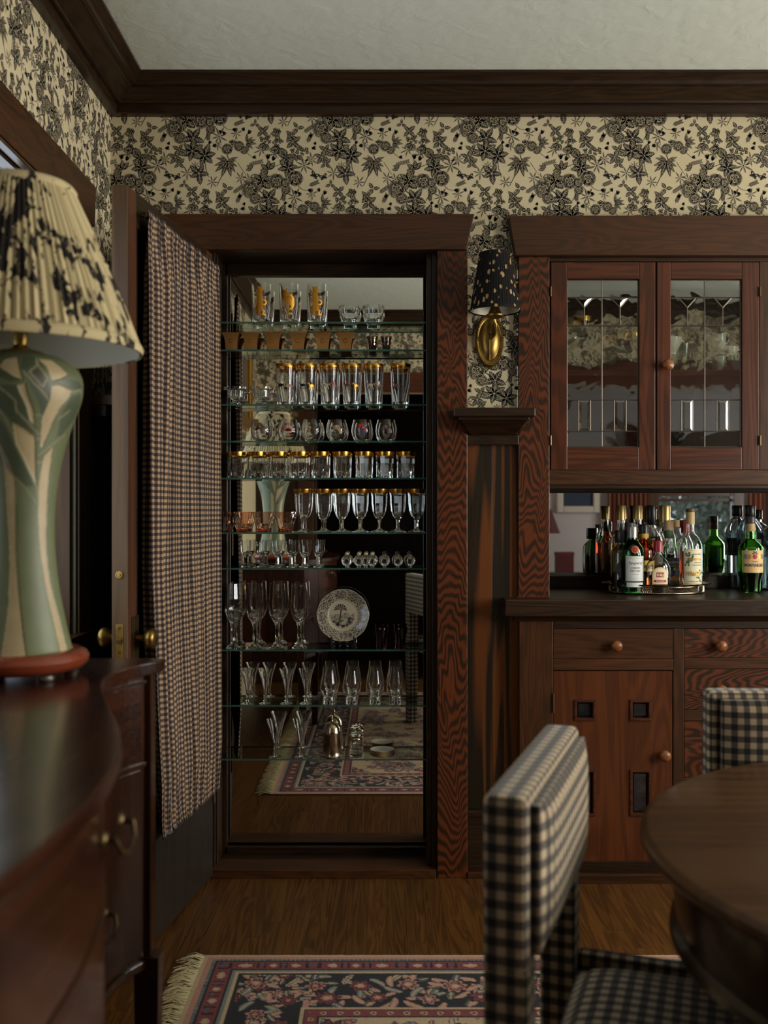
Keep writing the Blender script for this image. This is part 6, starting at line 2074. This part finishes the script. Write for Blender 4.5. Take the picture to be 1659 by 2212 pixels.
# border sprays along each side, pale scrolls between
for side in range(4):
    L = (W_ if side in (0, 2) else H_) * CELL
    n = int(L / .115)
    for k_ in range(n + 1):
        a = (k_ + .5) * L / n
        for (o_, s_) in ((.165, .040), (.235, .036)):
            off = o_ + rr.uniform(-.015, .015)
            aa = a + rr.uniform(-.02, .02) + (.055 if o_ > .2 else 0)
            x, y = [(aa, off), (W_ * CELL - off, aa), (aa, H_ * CELL - off), (off, aa)][side]
            for _ in range(3):
                b_ = rr.uniform(0, 6.28)
                leaf_r(x + math.cos(b_) * .05, y + math.sin(b_) * .05, b_ + 1.2, .055, .018, rr.choice(['cream', 'pink', 'pink', 'lblue']), border, 'black')
            spray(x, y, s_ * rr.uniform(.8, 1.1), border, 'black')
        b_ = rr.uniform(0, 6.28)
for k_ in range(330):
    x, y = rr.uniform(.34, W_ * CELL - .34), rr.uniform(.34, H_ * CELL - .34)
    spray(x, y, rr.uniform(.022, .05), field, rr.choice(['black', 'black', 'blue']))
    if rr.random() < .6: flower(x + rr.uniform(-.08, .08), y + rr.uniform(-.08, .08), .014, ['red', 'pink'], field, 5)
mask_b = border | field
nz = np.random.default_rng(3).uniform(.86, 1.1, (H_, W_, 1)).astype(np.float32)
img *= nz
xs = list(np.arange(0, 1.30, .003)) + list(np.arange(1.30, RX1 - RX0, .009)) + [RX1 - RX0]
ys = list(np.arange(0, .62, .003)) + list(np.arange(.62, RY0 - RY1, .006)) + [RY0 - RY1]
xs, ys = np.array(xs), np.array(ys)
nx, ny = len(xs), len(ys)
VX, VY = np.meshgrid(xs, ys)
co_ = np.zeros((ny * nx, 3), dtype=np.float32)
co_[:, 0] = (VX + RX0).ravel(); co_[:, 1] = (RY0 - VY).ravel()
co_[:, 2] = .0068 + np.random.default_rng(5).uniform(0, .0007, nx * ny)
ci = img[np.clip((VY / CELL).astype(int), 0, H_ - 1), np.clip((VX / CELL).astype(int), 0, W_ - 1)].reshape(-1, 3)
ii = np.arange(ny * nx).reshape(ny, nx)
quads = np.stack([ii[:-1, :-1], ii[1:, :-1], ii[1:, 1:], ii[:-1, 1:]], -1).reshape(-1, 4)
me = bpy.data.meshes.new('pile')
me.vertices.add(len(co_)); me.vertices.foreach_set('co', co_.ravel())
me.loops.add(quads.size); me.loops.foreach_set('vertex_index', quads.ravel().astype(np.int32))
me.polygons.add(len(quads)); me.polygons.foreach_set('loop_start', np.arange(0, quads.size, 4, dtype=np.int32)); me.polygons.foreach_set('loop_total', np.full(len(quads), 4, dtype=np.int32))
me.update(calc_edges=True)
ca = me.color_attributes.new('Col', 'FLOAT_COLOR', 'POINT')
ca.data.foreach_set('color', np.concatenate([ci, np.ones((len(ci), 1), dtype=np.float32)], 1).ravel())
me.materials.append(attr_mat('wool_pile', .95, 0, .3, 900))
rg = empty('oriental_rug', ((RX0 + RX1) / 2, (RY0 + RY1) / 2, 0), 'floral oriental rug with black border and cream fringe', 'rug')
o = bpy.data.objects.new('pile', me); C.objects.link(o); o.parent = rg; o.location = -rg.location
board('foundation', RX0, RX1, RY1, RY0, .0005, .0066, M['cream'], rg, bev=0)
b = MB()
rr = random.Random(8)
y = RY0 - .004
while y > RY1:
    for _ in range(2):
        ln, dy = rr.uniform(.045, .075), rr.uniform(-.018, .018)
        p0 = Vector((RX0 + .002, y, .005)); p1 = Vector((RX0 - ln * .5, y + dy * .5 + rr.uniform(-.006, .006), .008 + rr.uniform(0, .008))); p2 = Vector((RX0 - ln, y + dy, .0025))
        b.tube([p0, p1, p2], [.0016, .0014, .0010], 4, cap=False)
    y -= .0052
b.build('fringe', plain('fringe_cotton', srgb(184, 170, 130), .9), rg, kind='stuff', smooth=60)

# ------------------------------------------------------------------ picture on the left wall (seen in the closet mirror)
t = empty('gilt_picture', (XL, -2.65, 1.745), 'gilt framed picture on the left wall, reflected in the closet mirror', 'picture')
for (ya, yb, za, zb) in ((-2.32, -2.40, 1.745, 2.36), (-2.90, -2.98, 1.745, 2.36), (-2.40, -2.90, 1.745, 1.825), (-2.40, -2.90, 2.28, 2.36)):
    board('frame_moulding', XL + .001, XL + .038, ya, yb, za, zb, M['gold'], t, bev=.010)
board('canvas', XL + .001, XL + .014, -2.90, -2.40, 1.825, 2.28, plain('dim_painting', srgb(70, 64, 52), .5), t, bev=0)

# ------------------------------------------------------------------ living room seen in the niche mirror
wn = empty('window_4', ((LW0 + LW1) / 2, LY, LS), kind='structure')
for (xa, xb, za, zb) in ((LW0 - .12, LW0, LS - .1, LT + .12), (LW1, LW1 + .12, LS - .1, LT + .12), (LW0 - .12, LW1 + .12, LT, LT + .12), (LW0 - .16, LW1 + .16, LS - .1, LS)):
    board('casing', xa, xb, LY, LY + .03, za, zb, M['walnutZ'], wn)
board('pane', LW0, LW1, LY - .06, LY - .057, LS, LT, M['windowpane'], wn, bev=0)
board('sash_rail', LW0, LW1, LY - .07, LY - .04, 1.335, 1.375, M['walnutX'], wn)
board('roller_blind', LW0 + .01, LW1 - .01, LY - .035, LY - .02, 1.40, LT, M['walnutX'], wn)
cm_ = plain('red_brown_curtain_cloth', srgb(126, 74, 52), .85)
for i, (xa, xb) in enumerate(((2.68, 3.16), (4.36, 4.9))):
    b = MB()
    n = 60
    for k_ in range(n + 1):
        x_ = xa + (xb - xa) * k_ / n
        y_ = LY + .075 + .028 * math.sin(k_ * .95) + .008 * math.sin(k_ * 2.3)
        b.v += [Vector((x_, y_, .02)), Vector((x_, y_, 2.15))]
    for k_ in range(n):
        b.f.append((2 * k_, 2 * k_ + 2, 2 * k_ + 3, 2 * k_ + 1)); b.m.append(0)
    o = b.build('window_curtain', cm_, label='red-brown curtain %s of the window reflected in the niche mirror' % ('left' if i == 0 else 'right'), cat='curtain', smooth=60)
    o.modifiers.new('t', 'SOLIDIFY').thickness = .004
t = empty('framed_painting', (2.33, LY, 1.19), 'dark blue painting in a carved white frame reflected in the niche mirror', 'picture')
for (xa, xb, za, zb) in ((2.07, 2.15, 1.20, 1.78), (2.51, 2.59, 1.20, 1.78), (2.15, 2.51, 1.20, 1.28), (2.15, 2.51, 1.70, 1.78)):
    board('frame_moulding', xa, xb, LY + .001, LY + .045, za, zb, M['cream'], t, bev=.012)
board('canvas', 2.15, 2.51, LY + .001, LY + .018, 1.28, 1.70, plain('blue_painting', srgb(44, 58, 76), .5), t, bev=0)
st = empty('console_table', (1.92, -7.5, 0), 'dark console table in the room reflected in the niche mirror', 'table')
board('top', 1.5, 2.35, -7.72, -7.30, .47, .50, M['mahogX'], st)
for x_ in (1.53, 2.32):
    for y_ in (-7.69, -7.33): board('leg', x_ - .02, x_ + .02, y_ - .02, y_ + .02, 0, .47, M['mahogZ'], st)
t = empty('shaded_lamp', (1.86, -7.5, .50), 'small lamp with dark red pleated shade reflected in the niche mirror', 'lamp')
MB().lathe([(0, 0), (.06, 0), (.06, .02), (.03, .05), (.05, .16), (.07, .28), (.04, .40), (.015, .44), (0, .44)], 32, (1.86, -7.5, .50)).build('base', M['black'], t, smooth=50)
MB().lathe([(.20, .46), (.10, .74), (.098, .74), (.197, .46)], 160, (1.86, -7.5, .50), fn=pleat(40, .012)).build('shade', plain('dark_red_shade', srgb(88, 44, 36), .8), t, smooth=60)
t = empty('box', (2.12, -7.42, .50), 'dark red box on the console reflected in the niche mirror', 'box')
board('carton', 2.0, 2.2, -7.5, -7.36, .50, .70, plain('dark_red_leather', srgb(90, 36, 36), .5), t)
board('lid', 1.995, 2.205, -7.505, -7.355, .7001, .745, plain('dark_red_lid', srgb(104, 42, 40), .5), t)
t = empty('armchair', (4.05, -7.1, 0), 'cream tufted armchair reflected low in the niche mirror', 'armchair')
ac = plain('cream_upholstery', srgb(206, 190, 176), .85)
board('seat', 3.75, 4.40, -7.35, -6.75, .18, .42, ac, t, bev=.04)
board('backrest', 3.75, 4.40, -7.45, -7.30, .18, .80, ac, t, bev=.05)
b = MB()
for i in range(5):
    for j in range(3):
        b.lathe([(0, 0), (.014, 0), (.010, .008), (0, .010)], 10, (3.85 + i * .11, -7.30, .50 + j * .10), axis='Y')
b.build('tuft_buttons', ac, t)
for s in (3.70, 4.37): board('arm', s, s + .10, -7.42, -6.8, .18, .58, ac, t, bev=.03)
for x_ in (3.8, 4.35):
    for y_ in (-7.4, -6.8): board('foot', x_ - .02, x_ + .02, y_ - .02, y_ + .02, 0, .18, M['mahogZ'], t)
# trees outside the living room window
lf = plain('grey_green_foliage', srgb(108, 116, 104), .9)
rr = random.Random(21)
for i, (x_, y_, h_) in enumerate(((4.6, -12.3, 3.0), (5.6, -12.9, 3.4), (6.7, -12.3, 3.0), (5.2, -15.0, 4.4))):
    t = empty('garden_tree', (x_, y_, -.6), '%s grey-green tree outside the reflected window' % ['left', 'middle', 'right', 'farthest'][i], 'tree', 'garden trees')
    MB().tube([(x_, y_, -.6), (x_, y_, h_ * .5)], [.14, .08], 8).build('trunk', M['darkZ'], t)
    b = MB()
    for _ in range(2600):
        a, e, r_ = rr.uniform(0, 6.28), rr.uniform(-1, 1), rr.uniform(.5, 1) ** .5
        c_ = Vector((x_ + 1.2 * r_ * math.cos(a) * math.sqrt(1 - e * e), y_ + 1.0 * r_ * math.sin(a) * math.sqrt(1 - e * e), h_ * .42 + h_ * .55 * r_ * e))
        u = Vector((rr.uniform(-1, 1), rr.uniform(-1, 1), rr.uniform(-1, 1))).normalized() * .075
        w_ = u.orthogonal().normalized() * .045
        b.poly([c_ - u, c_ + w_, c_ + u, c_ - w_])
    b.build('foliage', lf, t, kind='stuff', recalc=False)
board('ground_outside', -4, 12, -18, -8.1, -.65, -.6, plain('garden_lawn', srgb(90, 100, 70), .9), kind='structure', bev=0)
